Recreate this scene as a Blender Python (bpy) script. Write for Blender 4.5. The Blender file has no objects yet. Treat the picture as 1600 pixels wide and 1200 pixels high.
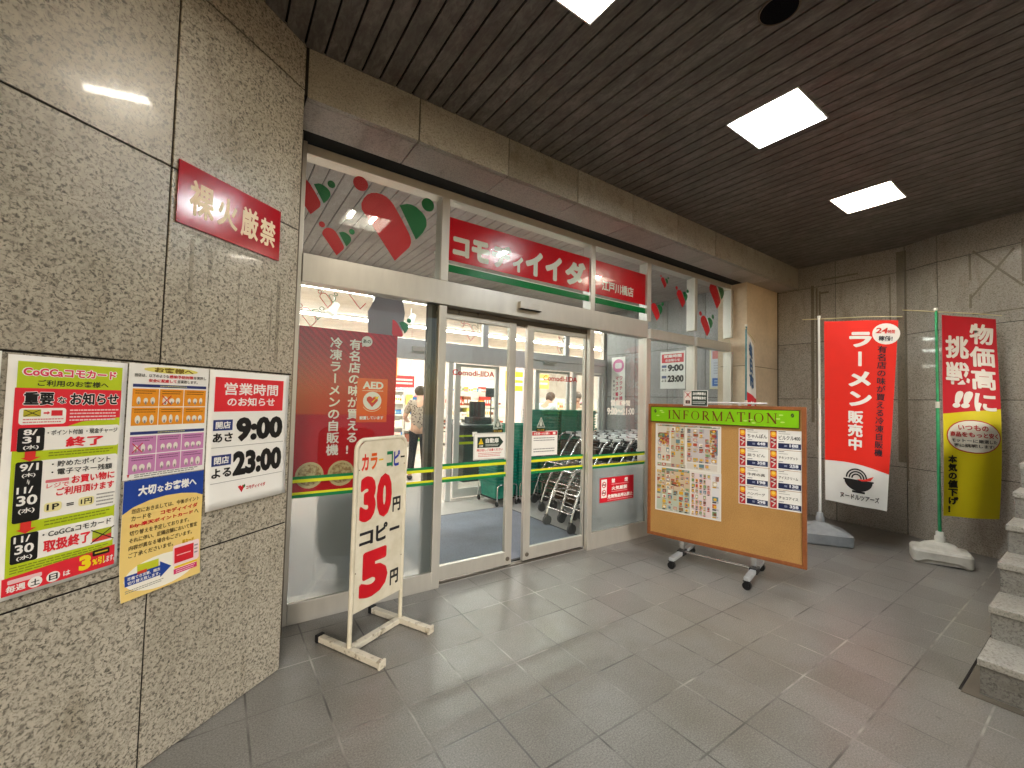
import bpy, bmesh, math, random
from mathutils import Vector, Matrix
random.seed(7)
R = math.radians
scn = bpy.context.scene
COL = scn.collection

# ------------------------------------------------------------------ camera
cam_d = bpy.data.cameras.new('camera'); cam = bpy.data.objects.new('camera', cam_d); COL.objects.link(cam)
yaw, pitch, roll = R(34.7813), R(2.3361), R(1.3644)
fwd = Vector((math.sin(yaw)*math.cos(pitch), math.cos(yaw)*math.cos(pitch), math.sin(pitch)))
rt0 = Vector((math.cos(yaw), -math.sin(yaw), 0)); up0 = rt0.cross(fwd)
rt = rt0*math.cos(roll) + up0*math.sin(roll); up = up0*math.cos(roll) - rt0*math.sin(roll)
M = Matrix.Identity(4)
for i in range(3):
    M[i][0], M[i][1], M[i][2] = rt[i], up[i], -fwd[i]
M[2][3] = 1.38
cam.matrix_world = M
cam_d.sensor_fit = 'HORIZONTAL'; cam_d.sensor_width = 36; cam_d.lens = 663.51/1600*36
cam_d.clip_start = 0.05; cam_d.clip_end = 500
scn.camera = cam

# ------------------------------------------------------------------ world, sun, exposure
w = bpy.data.worlds.new('World'); scn.world = w; w.use_nodes = True
nt = w.node_tree; nt.nodes.clear()
sky = nt.nodes.new('ShaderNodeTexSky'); sky.sky_type = 'NISHITA'; sky.sun_disc = False
sky.sun_elevation = R(18); sky.sun_rotation = R(200)
bg = nt.nodes.new('ShaderNodeBackground'); bg.inputs[1].default_value = 0.05
ow = nt.nodes.new('ShaderNodeOutputWorld')
nt.links.new(sky.outputs[0], bg.inputs[0]); nt.links.new(bg.outputs[0], ow.inputs[0])
sd = bpy.data.lights.new('sun', 'SUN'); sd.energy = 0.5; sd.angle = R(12); sd.color = (1, .95, .88)
sun = bpy.data.objects.new('sun', sd); COL.objects.link(sun)
sun.rotation_euler = (R(72), 0, R(-20)); sun.location = (-4, -12, 9)
LAMP = 58.0      # brightness of the tubes in the porch ceiling
STORE = 14.5      # brightness of the shop's strip lights
vs = scn.view_settings
vs.view_transform = 'Standard'; vs.look = 'None'; vs.exposure = 1.5; vs.gamma = 1.0
scn.render.engine = 'CYCLES'
cy = scn.cycles
cy.use_denoising = True
try: cy.denoiser = 'OPENIMAGEDENOISE'
except Exception: pass
cy.max_bounces = 8; cy.diffuse_bounces = 4; cy.glossy_bounces = 4; cy.transmission_bounces = 6; cy.transparent_max_bounces = 24
cy.sample_clamp_indirect = 6.0; cy.caustics_reflective = False; cy.caustics_refractive = False

# ------------------------------------------------------------------ materials
def lin(h):
    h = h.lstrip('#')
    out = []
    for i in (0, 2, 4):
        c = int(h[i:i+2], 16)/255
        out.append(c/12.92 if c <= .04045 else ((c+.055)/1.055)**2.4)
    return (*out, 1)

class NT:
    def __init__(s, name):
        s.m = bpy.data.materials.new(name); s.m.use_nodes = True; s.t = s.m.node_tree; s.t.nodes.clear()
        s.out = s.n('ShaderNodeOutputMaterial')
    def n(s, typ, **kw):
        nd = s.t.nodes.new(typ)
        for k, v in kw.items():
            setattr(nd, k, v)
        return nd
    def l(s, a, b): s.t.links.new(a, b)
    def set(s, sock, v):
        if isinstance(v, bpy.types.NodeSocket): s.l(v, sock)
        else: sock.default_value = v
    def math(s, op, a, b=0.0, c=0.0, clamp=False):
        nd = s.n('ShaderNodeMath', operation=op); nd.use_clamp = clamp
        s.set(nd.inputs[0], a); s.set(nd.inputs[1], b); s.set(nd.inputs[2], c)
        return nd.outputs[0]
    def mix(s, f, a, b, bt='MIX'):
        nd = s.n('ShaderNodeMixRGB', blend_type=bt)
        s.set(nd.inputs[0], f); s.set(nd.inputs[1], a); s.set(nd.inputs[2], b)
        return nd.outputs[0]
    def noise(s, vec, scale, detail=2.0, rough=.5, dist=0.0):
        nd = s.n('ShaderNodeTexNoise'); s.l(vec, nd.inputs['Vector'])
        nd.inputs['Scale'].default_value = scale; nd.inputs['Detail'].default_value = detail
        nd.inputs['Roughness'].default_value = rough; nd.inputs['Distortion'].default_value = dist
        return nd.outputs[0]
    def ramp(s, f, stops, interp='LINEAR'):
        nd = s.n('ShaderNodeValToRGB'); nd.color_ramp.interpolation = interp
        e = nd.color_ramp.elements
        while len(e) < len(stops): e.new(.5)
        for el, (p, c) in zip(e, stops):
            el.position = p; el.color = c if len(c) == 4 else (*c, 1)
        s.set(nd.inputs[0], f)
        return nd.outputs[0]
    def coord(s, which='Object'):
        return s.n('ShaderNodeTexCoord').outputs[which]
    def mapping(s, vec, scale=(1, 1, 1)):
        nd = s.n('ShaderNodeMapping'); s.l(vec, nd.inputs[0]); nd.inputs['Scale'].default_value = scale
        return nd.outputs[0]
    def bsdf(s, col, rough=.5, metal=0.0, spec=.5, bump=None, bstr=.2, bdist=.002, **kw):
        b = s.n('ShaderNodeBsdfPrincipled')
        s.set(b.inputs['Base Color'], col); s.set(b.inputs['Roughness'], rough); s.set(b.inputs['Metallic'], metal)
        b.inputs['Specular IOR Level'].default_value = spec
        for k, v in kw.items(): s.set(b.inputs[k.replace('_', ' ')], v)
        if bump is not None:
            bn = s.n('ShaderNodeBump'); bn.inputs['Strength'].default_value = bstr; bn.inputs['Distance'].default_value = bdist
            s.l(bump, bn.inputs['Height']); s.l(bn.outputs[0], b.inputs['Normal'])
        s.l(b.outputs[0], s.out.inputs[0])
        return s.m

_pal = {}
def pc(h, rough=.45, metal=0.0, spec=.4):
    """printed or painted colour, with slight wear"""
    k = (h, rough, metal)
    if k in _pal: return _pal[k]
    s = NT('paint_' + h.lstrip('#'))
    v = s.coord()
    n = s.noise(v, 9, 3)
    c = lin(h)
    d = tuple(x*.9 for x in c[:3]) + (1,)
    col = s.mix(n, d, c)
    _pal[k] = s.bsdf(col, s.math('MULTIPLY_ADD', n, .12, rough-.06), metal, spec)
    return _pal[k]

def granite(name, light, mid, dark, scale=62, rough=.27, stain=.5, spec=.5, coat=0.0):
    s = NT(name); v = s.coord(); isl = s.n('ShaderNodeNewGeometry').outputs['Random Per Island']
    ad = s.n('ShaderNodeVectorMath', operation='ADD'); s.l(v, ad.inputs[0]); s.l(s.math('MULTIPLY', isl, 37.0), ad.inputs[1]); v = ad.outputs[0]
    n1 = s.noise(v, scale, 3, .62, .6); n2 = s.noise(v, scale*2.1, 2, .6); n3 = s.noise(v, scale*.45, 2, .5)
    c = s.ramp(n1, [(.36, dark), (.44, mid), (.53, light), (.7, light)])
    sp = s.ramp(n2, [(.30, (0, 0, 0)), (.38, (1, 1, 1))])
    c = s.mix(s.math('MULTIPLY', s.math('SUBTRACT', 1, sp), .75), c, dark)
    c = s.mix(s.ramp(n3, [(.42, (0, 0, 0)), (.7, (1, 1, 1))]), c, s.mix(.45, c, mid))
    big = s.noise(s.mapping(v, (1.2, .5, 1.2)), 1.7, 4, .6)
    c = s.mix(stain, c, s.mix(1.0, c, s.ramp(big, [(.3, (.62, .6, .55)), (.6, (1, 1, 1))]), 'MULTIPLY'))
    c = s.mix(1.0, c, s.ramp(isl, [(0, (.86, .855, .84)), (1, (1.06, 1.06, 1.06))]), 'MULTIPLY')
    sm = s.noise(s.mapping(v, (2.2, .6, 2.2)), 2.6, 5, .7)
    c = s.mix(1.0, c, s.ramp(sm, [(.34, (.78, .76, .72)), (.46, (1, 1, 1))]), 'MULTIPLY')
    bz = s.noise(v, 14, 3)
    return s.bsdf(c, s.math('MULTIPLY_ADD', big, .2, rough-.1), 0, spec, bump=s.math('ADD', n1, s.math('MULTIPLY', bz, .6)), bstr=.10, bdist=.002, **({'Coat_Weight': coat, 'Coat_Roughness': .035} if coat else {}))

def metal(name, col, rough=.35, met=.85, streak=True):
    s = NT(name); v = s.coord()
    n = s.noise(s.mapping(v, (3, 3, .6)), 6, 4, .6)
    f = s.noise(s.mapping(v, (40, 40, 2)), 10, 2)
    c = s.mix(n, tuple(x*.78 for x in col[:3])+(1,), tuple(col[:3])+(1,))
    return s.bsdf(c, s.math('MULTIPLY_ADD', n, .22, rough-.1), met, .5, bump=f if streak else None, bstr=.03, bdist=.001)

def emit(name, col, strength):
    s = NT(name); e = s.n('ShaderNodeEmission'); e.inputs[0].default_value = (*col, 1); e.inputs[1].default_value = strength
    s.l(e.outputs[0], s.out.inputs[0]); return s.m

def glass_mat(name, tint=(.93, .96, .95), rough=0.0):
    s = NT(name)
    tr = s.n('ShaderNodeBsdfTransparent'); tr.inputs[0].default_value = (*tint, 1)
    gl = s.n('ShaderNodeBsdfGlossy'); gl.inputs['Roughness'].default_value = rough; gl.inputs[0].default_value = (1, 1, 1, 1)
    lw = s.n('ShaderNodeLayerWeight'); lw.inputs[0].default_value = .5
    f = s.math('MULTIPLY_ADD', s.math('POWER', lw.outputs['Facing'], 5.0), .9, .032)
    mx = s.n('ShaderNodeMixShader'); s.l(f, mx.inputs[0]); s.l(tr.outputs[0], mx.inputs[1]); s.l(gl.outputs[0], mx.inputs[2])
    s.l(mx.outputs[0], s.out.inputs[0]); return s.m

def frosted(name):
    s = NT(name); v = s.coord()
    n = s.noise(v, 220, 2)
    rf = s.n('ShaderNodeBsdfRefraction'); rf.inputs['IOR'].default_value = 1.3; rf.inputs['Roughness'].default_value = .27
    rf.inputs[0].default_value = (.96, .96, .97, 1)
    tl = s.n('ShaderNodeBsdfTranslucent'); tl.inputs[0].default_value = (.92, .93, .94, 1)
    df = s.n('ShaderNodeBsdfDiffuse'); s.l(s.ramp(n, [(.3, (.62, .63, .64)), (.7, (.75, .76, .77))]), df.inputs[0])
    m1 = s.n('ShaderNodeMixShader'); m1.inputs[0].default_value = .3; s.l(rf.outputs[0], m1.inputs[1]); s.l(tl.outputs[0], m1.inputs[2])
    m2 = s.n('ShaderNodeMixShader'); m2.inputs[0].default_value = .15; s.l(m1.outputs[0], m2.inputs[1]); s.l(df.outputs[0], m2.inputs[2])
    s.l(m2.outputs[0], s.out.inputs[0]); return s.m

def tile_floor(name, ox, oy, pitch):
    s = NT(name); v = s.coord()
    sx = s.n('ShaderNodeSeparateXYZ'); s.l(v, sx.inputs[0])
    u = s.math('DIVIDE', s.math('SUBTRACT', sx.outputs[0], ox), pitch); w_ = s.math('DIVIDE', s.math('SUBTRACT', sx.outputs[1], oy), pitch)
    fu, fw = s.math('FRACT', u), s.math('FRACT', w_)
    iu, iw = s.math('FLOOR', u), s.math('FLOOR', w_)
    eu = s.math('MINIMUM', fu, s.math('SUBTRACT', 1, fu)); ew = s.math('MINIMUM', fw, s.math('SUBTRACT', 1, fw))
    e = s.math('MINIMUM', eu, ew)
    cb = s.n('ShaderNodeCombineXYZ'); s.l(iu, cb.inputs[0]); s.l(iw, cb.inputs[1])
    wn = s.n('ShaderNodeTexWhiteNoise', noise_dimensions='2D'); s.l(cb.outputs[0], wn.inputs['Vector'])
    fine = s.noise(v, 150, 3, .75); med = s.noise(v, 7, 4, .6); big = s.noise(v, 1.1, 3, .6)
    base = s.ramp(wn.outputs['Value'], [(0, (.198, .191, .178)), (.5, (.215, .208, .195)), (1, (.236, .229, .216))])
    base = s.mix(1.0, base, s.ramp(fine, [(.3, (.58, .58, .58)), (.5, (1, 1, 1)), (.68, (1.5, 1.5, 1.47))]), 'MULTIPLY')
    base = s.mix(1.0, base, s.ramp(med, [(.2, (.93, .93, .92)), (.8, (1.05, 1.05, 1.05))]), 'MULTIPLY')
    base = s.mix(1.0, base, s.ramp(big, [(.3, (.92, .90, .87)), (.65, (1.03, 1.03, 1.04))]), 'MULTIPLY')
    wr = s.noise(v, .75, 5, .65)
    base = s.mix(1.0, base, s.ramp(wr, [(.36, (.80, .77, .72)), (.52, (1, 1, 1)), (.7, (1.05, 1.05, 1.06))]), 'MULTIPLY')
    vo = s.n('ShaderNodeTexVoronoi'); s.l(v, vo.inputs['Vector']); vo.inputs['Scale'].default_value = 2.1
    base = s.mix(s.ramp(vo.outputs['Distance'], [(.022, (.6, .6, .6)), (.036, (0, 0, 0))]), base, (.06, .055, .05, 1))
    gn = s.noise(v, 2.3, 3, .6)
    gcol = s.ramp(gn, [(.44, (.075, .07, .065)), (.52, (.16, .15, .14)), (.62, (.38, .36, .32))])
    gm = s.ramp(e, [(.009, (1, 1, 1)), (.019, (0, 0, 0))])
    gk = s.math('MULTIPLY', gm, s.ramp(s.noise(v, 5.0, 2), [(.35, (.25, .25, .25)), (.55, (1, 1, 1))]))
    col = s.mix(gk, base, gcol)
    h = s.math('SUBTRACT', s.math('MULTIPLY', fine, .25), gm)
    return s.bsdf(col, s.math('MULTIPLY_ADD', med, .06, .27), 0, .5, bump=h, bstr=.3, bdist=.002)

def slat_mat(name, a, b, dirt, rough=.5):
    s = NT(name); v = s.coord()
    n = s.noise(s.mapping(v, (1, .35, 1)), 42, 4, .7, .8); big = s.noise(v, .9, 3, .6); m2 = s.noise(s.mapping(v, (1, .4, 1)), 11, 3, .6)
    c = s.mix(s.ramp(n, [(.4, (0, 0, 0)), (.62, (1, 1, 1))]), a, b)
    c = s.mix(s.math('MULTIPLY', s.ramp(m2, [(.40, (1, 1, 1)), (.62, (0, 0, 0))]), .42), c, dirt)
    c = s.mix(1.0, c, s.ramp(big, [(.3, (.80, .78, .75)), (.7, (1.12, 1.12, 1.12))]), 'MULTIPLY')
    return s.bsdf(c, rough, 0, .4, bump=n, bstr=.12, bdist=.001)

def speck(name, a, b, scale=60, rough=.6, lo=.4, hi=.6, bstr=.1, spec=.4, metal_=0.0):
    s = NT(name); v = s.coord()
    n = s.noise(v, scale, 3, .6); b2 = s.noise(v, 3, 3)
    c = s.mix(s.ramp(n, [(lo, (0, 0, 0)), (hi, (1, 1, 1))]), (*a, 1), (*b, 1))
    c = s.mix(1.0, c, s.ramp(b2, [(.3, (.86, .85, .83)), (.7, (1.05, 1.05, 1.05))]), 'MULTIPLY')
    return s.bsdf(c, rough, metal_, spec, bump=n, bstr=bstr, bdist=.001)

m_granite_l = granite('granite_polished', (.52, .475, .39, 1), (.295, .266, .213, 1), (.078, .07, .055, 1), 90, .34, .5, .5, .13)
m_granite_b = granite('granite_beam', (.38, .365, .32, 1), (.30, .288, .25, 1), (.20, .19, .165, 1), 110, .35)
m_granite_s = granite('granite_soffit_lit', (.50, .45, .425, 1), (.40, .36, .34, 1), (.29, .26, .25, 1), 110, .35)  # beam stone with the pinkish light from floor and shop put into its colour
m_granite_r = granite('granite_brown', (.42, .39, .345, 1), (.30, .278, .24, 1), (.165, .15, .128, 1), 95, .36, .5, .5, .35)
m_granite_g = granite('granite_grey', (.36, .36, .37, 1), (.28, .28, .285, 1), (.17, .17, .175, 1), 95, .35)
m_granite_st = granite('granite_step', (.27, .265, .245, 1), (.205, .2, .185, 1), (.115, .112, .104, 1), 85, .5)
m_stain = granite('granite_stained', (.20, .172, .125, 1), (.155, .133, .096, 1), (.10, .087, .065, 1), 85, .45)
m_residue = granite('granite_residue', (.36, .325, .26, 1), (.215, .193, .152, 1), (.07, .063, .05, 1), 90, .5)
m_joint = pc('#1f1b16', .9)
m_floor = tile_floor('floor_tiles', 1.658, 1.866, .2985)
m_slat = slat_mat('slat_brown', (.145, .127, .110, 1), (.235, .213, .192, 1), (.058, .048, .040, 1))
m_slat_in = slat_mat('slat_lit', (.40, .36, .35, 1), (.48, .44, .43, 1), (.32, .28, .26, 1))  # paler copy of the brown slats, lobby light painted into the colour
m_black = pc('#0b0a09', .7)
m_alu = metal('aluminium_satin', (.64, .615, .56), .36, .55)
m_alu_w = metal('aluminium_white', (.74, .74, .74), .4, .25)
m_bronze = metal('aluminium_bronze', (.20, .175, .145), .3, .7)
m_chrome = metal('chrome', (.78, .78, .78), .2, 1.0, False)
m_glass = glass_mat('clear_glass')
m_frost = frosted('frosted_glass')
m_beige = speck('beige_paint', (.62, .50, .36), (.67, .54, .39), 30, .55)
m_white = pc('#e8e6e0', .5)
m_paper = pc('#f1f0ec', .5)
m_store_floor = speck('vinyl_floor', (.60, .55, .50), (.66, .62, .57), 40, .3)
m_vest_floor = speck('vestibule_floor', (.44, .42, .40), (.50, .48, .46), 60, .35)
m_mat = speck('mat_pile', (.155, .175, .215), (.265, .29, .34), 150, .95, .35, .65, .5)
m_store_wall = speck('plaster_warm', (.80, .72, .66), (.84, .77, .71), 20, .7)
m_cork = speck('cork', (.40, .215, .065), (.47, .265, .085), 130, .8)
m_wood = speck('brown_frame', (.235, .075, .022), (.27, .09, .028), 40, .45)
m_cream = speck('cream_paint', (.66, .61, .48), (.72, .67, .55), 14, .4)
m_worn = speck('worn_cream_paint', (.30, .25, .18), (.68, .63, .52), 24, .5, .32, .45)
m_green_p = speck('green_plastic', (.008, .20, .145), (.012, .25, .185), 30, .35)
m_black_p = pc('#17181a', .45)
m_grey_p = speck('grey_plastic', (.33, .355, .375), (.38, .40, .42), 12, .45)
m_white_p = speck('white_plastic', (.66, .64, .58), (.74, .72, .66), 12, .45)
m_skin = speck('skin', (.55, .34, .24), (.60, .38, .27), 30, .5)
m_hair = speck('hair', (.02, .014, .010), (.035, .024, .018), 80, .5)

# ------------------------------------------------------------------ mesh helpers
class MB:
    def __init__(s): s.v = []; s.f = []; s.mi = []; s.sm = []
    def add(s, vs_, fs, m=0, smooth=False):
        b = len(s.v); s.v += [tuple(p) for p in vs_]
        for f in fs: s.f.append([b+i for i in f]); s.mi.append(m); s.sm.append(smooth)
    def box(s, a, b, m=0, mtx=None):
        (x0, y0, z0), (x1, y1, z1) = a, b
        vs_ = [Vector(p) for p in ((x0, y0, z0), (x1, y0, z0), (x1, y1, z0), (x0, y1, z0), (x0, y0, z1), (x1, y0, z1), (x1, y1, z1), (x0, y1, z1))]
        if mtx is not None: vs_ = [mtx @ p for p in vs_]
        s.add(vs_, [(0, 3, 2, 1), (4, 5, 6, 7), (0, 1, 5, 4), (1, 2, 6, 5), (2, 3, 7, 6), (3, 0, 4, 7)], m)
    def prism(s, poly, z0, z1, m=0, mtx=None):
        """polygon in xy (counter-clockwise), from z0 to z1"""
        n = len(poly)
        vs_ = [Vector((x, y, z0)) for x, y in poly] + [Vector((x, y, z1)) for x, y in poly]
        if mtx is not None: vs_ = [mtx @ p for p in vs_]
        s.add(vs_, [tuple(range(n-1, -1, -1)), tuple(range(n, 2*n))] + [(i, (i+1) % n, n+(i+1) % n, n+i) for i in range(n)], m)
    def tube(s, pts, r, n=8, m=0, closed=False):
        pts = [Vector(p) for p in pts]; k = len(pts); rings = []; prev = None
        rr = r if isinstance(r, (list, tuple)) else [r]*k
        for i, p in enumerate(pts):
            if closed: d = (pts[(i+1) % k]-pts[i-1])
            else: d = pts[min(i+1, k-1)]-pts[max(i-1, 0)]
            d.normalize()
            if prev is None:
                a = Vector((0, 0, 1)) if abs(d.z) < .9 else Vector((1, 0, 0))
                u = d.cross(a).normalized()
            else:
                u = (prev - d*prev.dot(d)).normalized()
            prev = u; v = d.cross(u)
            rings.append([p + (u*math.cos(2*math.pi*j/n)+v*math.sin(2*math.pi*j/n))*rr[i] for j in range(n)])
        vs_ = [q for rg in rings for q in rg]; fs = []
        for i in range(k if closed else k-1):
            a, b = i*n, ((i+1) % k)*n
            fs += [(a+j, a+(j+1) % n, b+(j+1) % n, b+j) for j in range(n)]
        s.add(vs_, fs, m, True)
        if not closed:
            s.add(rings[0], [tuple(range(n-1, -1, -1))], m); s.add(rings[-1], [tuple(range(n))], m)
    def lathe(s, prof, n=24, m=0, mtx=None, smooth=True):
        """prof: (radius, z) pairs bottom to top, around z"""
        vs_ = []; fs = []
        for r_, z in prof:
            for j in range(n):
                a = 2*math.pi*j/n; p = Vector((r_*math.cos(a), r_*math.sin(a), z)); vs_.append(mtx @ p if mtx is not None else p)
        for i in range(len(prof)-1):
            fs += [(i*n+j, i*n+(j+1) % n, (i+1)*n+(j+1) % n, (i+1)*n+j) for j in range(n)]
        s.add(vs_, fs, m, smooth)
        e = len(prof)-1
        s.add(vs_[:n], [tuple(range(n-1, -1, -1))], m); s.add(vs_[e*n:], [tuple(range(n))], m)
    def ball(s, c, r, m=0, sc=(1, 1, 1), n=12):
        k = n//2; prof = []
        for i in range(1, k):
            a = -math.pi/2+math.pi*i/k; prof.append((r*math.cos(a), r*math.sin(a)))
        s.lathe(prof, n, m, Matrix.Translation(c) @ Matrix.Diagonal((*sc, 1)))
    def build(s, name, mats, parent=None, mtx=None, bevel=0.0, loc=None):
        me = bpy.data.meshes.new(name)
        me.from_pydata([tuple(p) for p in s.v], [], s.f)
        if not isinstance(mats, (list, tuple)): mats = [mats]
        for m in mats: me.materials.append(m)
        me.polygons.foreach_set('material_index', s.mi); me.polygons.foreach_set('use_smooth', s.sm); me.update()
        o = bpy.data.objects.new(name, me); COL.objects.link(o)
        if parent is not None: o.parent = parent
        if mtx is not None: o.matrix_local = mtx
        if loc is not None: o.location = loc
        if bevel:
            b = o.modifiers.new('bevel', 'BEVEL'); b.width = bevel; b.segments = 2; b.limit_method = 'ANGLE'; b.angle_limit = R(40)
        return o

def tag(o, label, cat, group=None, kind=None):
    o['label'] = label; o['category'] = cat
    if group: o['group'] = group
    if kind: o['kind'] = kind
    return o
def empty(name, mtx=None, loc=None):
    o = bpy.data.objects.new(name, None); COL.objects.link(o); o.empty_display_size = .1
    if mtx is not None: o.matrix_world = mtx
    if loc is not None: o.location = loc
    return o
def frame(o, u, v):
    """matrix of a flat thing: right u, up v, facing u x v"""
    u = Vector(u).normalized(); v = Vector(v).normalized(); n = u.cross(v)
    m = Matrix.Identity(4)
    for i in range(3): m[i][0], m[i][1], m[i][2], m[i][3] = u[i], v[i], n[i], o[i]
    return m
def dup(root):
    c = root.copy(); COL.objects.link(c)
    for ch in list(root.children):
        d = ch.copy(); COL.objects.link(d); d.parent = c; d.matrix_parent_inverse = ch.matrix_parent_inverse
        for g in list(ch.children):
            e = g.copy(); COL.objects.link(e); e.parent = d; e.matrix_parent_inverse = g.matrix_parent_inverse
    return c

# ------------------------------------------------------------------ print and lettering
_tx = {}
def text_mesh(s, bold):
    k = (s, bold)
    if k not in _tx:
        c = bpy.data.curves.new('t', 'FONT'); c.body = s; c.offset = bold; c.resolution_u = 3
        o = bpy.data.objects.new('t', c); COL.objects.link(o)
        me = bpy.data.meshes.new_from_object(o.evaluated_get(bpy.context.evaluated_depsgraph_get()))
        _tx[k] = ([(v.co.x, v.co.y) for v in me.vertices], [tuple(p.vertices) for p in me.polygons])
        bpy.data.objects.remove(o); bpy.data.curves.remove(c); bpy.data.meshes.remove(me)
    return _tx[k]

def clip(poly, x0, y0, x1, y1):
    for ax, lim, sg in ((0, x0, 1), (0, x1, -1), (1, y0, 1), (1, y1, -1)):
        out = []
        for i, p in enumerate(poly):
            q = poly[i-1]
            ip, iq = (p[ax]-lim)*sg >= 0, (q[ax]-lim)*sg >= 0
            if ip != iq:
                t = (lim-q[ax])/(p[ax]-q[ax]); out.append((q[0]+t*(p[0]-q[0]), q[1]+t*(p[1]-q[1])))
            if ip: out.append(p)
        poly = out
        if not poly: break
    return poly

class Flat:
    """a printed sheet, board or cloth: coloured layers on one mesh. x right, y up, z towards the reader"""
    def __init__(s, dz=.0005): s.mb = MB(); s.mats = []; s.dz = dz; s.z = 0.0
    def mi(s, m):
        if isinstance(m, str): m = pc(m)
        if m not in s.mats: s.mats.append(m)
        return s.mats.index(m)
    def base(s, x0, y0, x1, y1, th, m, nx=1, ny=1):
        k = s.mi(m); s.z = 0.0
        if nx == 1 and ny == 1: s.mb.box((x0, y0, -th), (x1, y1, 0), k)
        else:
            for z, flip in ((0, 0), (-th, 1)):
                vs_ = [(x0+(x1-x0)*i/nx, y0+(y1-y0)*j/ny, z) for j in range(ny+1) for i in range(nx+1)]
                fs = []
                for j in range(ny):
                    for i in range(nx):
                        a = j*(nx+1)+i; f = (a, a+1, a+nx+2, a+nx+1); fs.append(f[::-1] if flip else f)
                s.mb.add(vs_, fs, k, True)
    def poly(s, pts, m, lay=1, sub=0):
        a = sum(pts[i-1][0]*p[1]-p[0]*pts[i-1][1] for i, p in enumerate(pts))
        if a < 0: pts = pts[::-1]
        s.mb.add([(x, y, s.z+lay*s.dz) for x, y in pts], [tuple(range(len(pts)))], s.mi(m))
    def rect(s, x0, y0, x1, y1, m, lay=1, nx=1, ny=1):
        k = s.mi(m); z = s.z+lay*s.dz
        vs_ = [(x0+(x1-x0)*i/nx, y0+(y1-y0)*j/ny, z) for j in range(ny+1) for i in range(nx+1)]
        fs = [(j*(nx+1)+i, j*(nx+1)+i+1, (j+1)*(nx+1)+i+1, (j+1)*(nx+1)+i) for j in range(ny) for i in range(nx)]
        s.mb.add(vs_, fs, k)
    def rrect(s, x0, y0, x1, y1, m, lay=1, r=.01):
        pts = []
        for cx, cy_, a0 in ((x1-r, y0+r, -90), (x1-r, y1-r, 0), (x0+r, y1-r, 90), (x0+r, y0+r, 180)):
            for i in range(4):
                a = R(a0+30*i); pts.append((cx+r*math.cos(a), cy_+r*math.sin(a)))
        s.poly(pts, m, lay)
    def ell(s, cx, cy_, rx, ry, m, lay=1, a0=0, a1=360, n=24):
        s.poly([(cx+rx*math.cos(R(a0+(a1-a0)*i/n)), cy_+ry*math.sin(R(a0+(a1-a0)*i/n))) for i in range(n if a1-a0 == 360 else n+1)], m, lay)
    def ring(s, cx, cy_, r0, r1, m, lay=1, a0=0, a1=360, n=24):
        k = s.mi(m); z = s.z+lay*s.dz; vs_ = []
        for i in range(n+1):
            a = R(a0+(a1-a0)*i/n); vs_ += [(cx+r0*math.cos(a), cy_+r0*math.sin(a), z), (cx+r1*math.cos(a), cy_+r1*math.sin(a), z)]
        s.mb.add(vs_, [(2*i, 2*i+1, 2*i+3, 2*i+2) for i in range(n)], k)
    def line(s, pts, wd, m, lay=1, closed=False):
        n = len(pts)
        for i in range(n if closed else n-1):
            (x0, y0), (x1, y1) = pts[i], pts[(i+1) % n]; L = math.hypot(x1-x0, y1-y0) or 1; ex, ey = (x1-x0)/L*wd*.3, (y1-y0)/L*wd*.3
            nx, ny = -(y1-y0)/L*wd/2, (x1-x0)/L*wd/2
            s.poly([(x0-ex+nx, y0-ey+ny), (x0-ex-nx, y0-ey-ny), (x1+ex-nx, y1+ey-ny), (x1+ex+nx, y1+ey+ny)], m, lay)
    def weight(s, t, bold):
        """stroke offset a glyph can carry cleanly, and what is left to add by doubling"""
        cap = .005 if any(ord(c) >= 0x4e00 for c in t) else .014 if any(ord(c) > 0x3000 for c in t) else .04
        return min(bold, cap), max(0, bold-cap)
    def glyphs(s, vs_, fs, m, lay, ex, ey):
        k = s.mi(m); sh = [(0, 0)] if ex <= 0 else [(0, 0), (ex, 0), (-ex, 0), (0, ey), (0, -ey), (ex*.7, ey*.7), (-ex*.7, ey*.7), (ex*.7, -ey*.7), (-ex*.7, -ey*.7)]
        for i, (dx, dy) in enumerate(sh):
            s.mb.add([(x+dx, y+dy, s.z+(lay+i*.06)*s.dz) for x, y in vs_], fs, k)
    def text(s, t, x0, y0, x1, y1, m, bold=.0, lay=3, slant=0.0, rot=0):
        """writing fitted to a box"""
        bold, extra = s.weight(t, bold*1.3)
        vs_, fs = text_mesh(t, bold)
        if not vs_: return
        if rot: vs_ = [(y, -x) for x, y in vs_]
        ax, bx = min(p[0] for p in vs_)-extra, max(p[0] for p in vs_)+extra; ay, by = min(p[1] for p in vs_)-extra, max(p[1] for p in vs_)+extra
        sx, sy = (x1-x0)/max(bx-ax, 1e-6), (y1-y0)/max(by-ay, 1e-6)
        s.glyphs([(x0+(x-ax)*sx+slant*(y-ay)*sy, y0+(y-ay)*sy) for x, y in vs_], fs, m, lay, extra*sx, extra*sy)
    def vtext(s, t, cx, y1, y0, size, m, bold=.0, lay=3, squash=1.0):
        """vertical writing from y1 down to y0"""
        st = (y1-y0)/len(t)
        for i, ch in enumerate(t):
            cy_ = y1-st*(i+.5); h = min(size, st*.95)*squash; wd = size
            if ch == 'ー': s.text('ー', cx-wd*.07, cy_-h*.42, cx+wd*.07, cy_+h*.42, m, bold, lay, 0, 1)
            else:
                bo, ex = s.weight(ch, bold*1.3)
                vs_, fs = text_mesh(ch, bo)
                if vs_: s.glyphs([(cx+(x-.5)*wd, cy_+(y-.38)*h) for x, y in vs_], fs, m, lay, ex*wd, ex*h)
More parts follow.
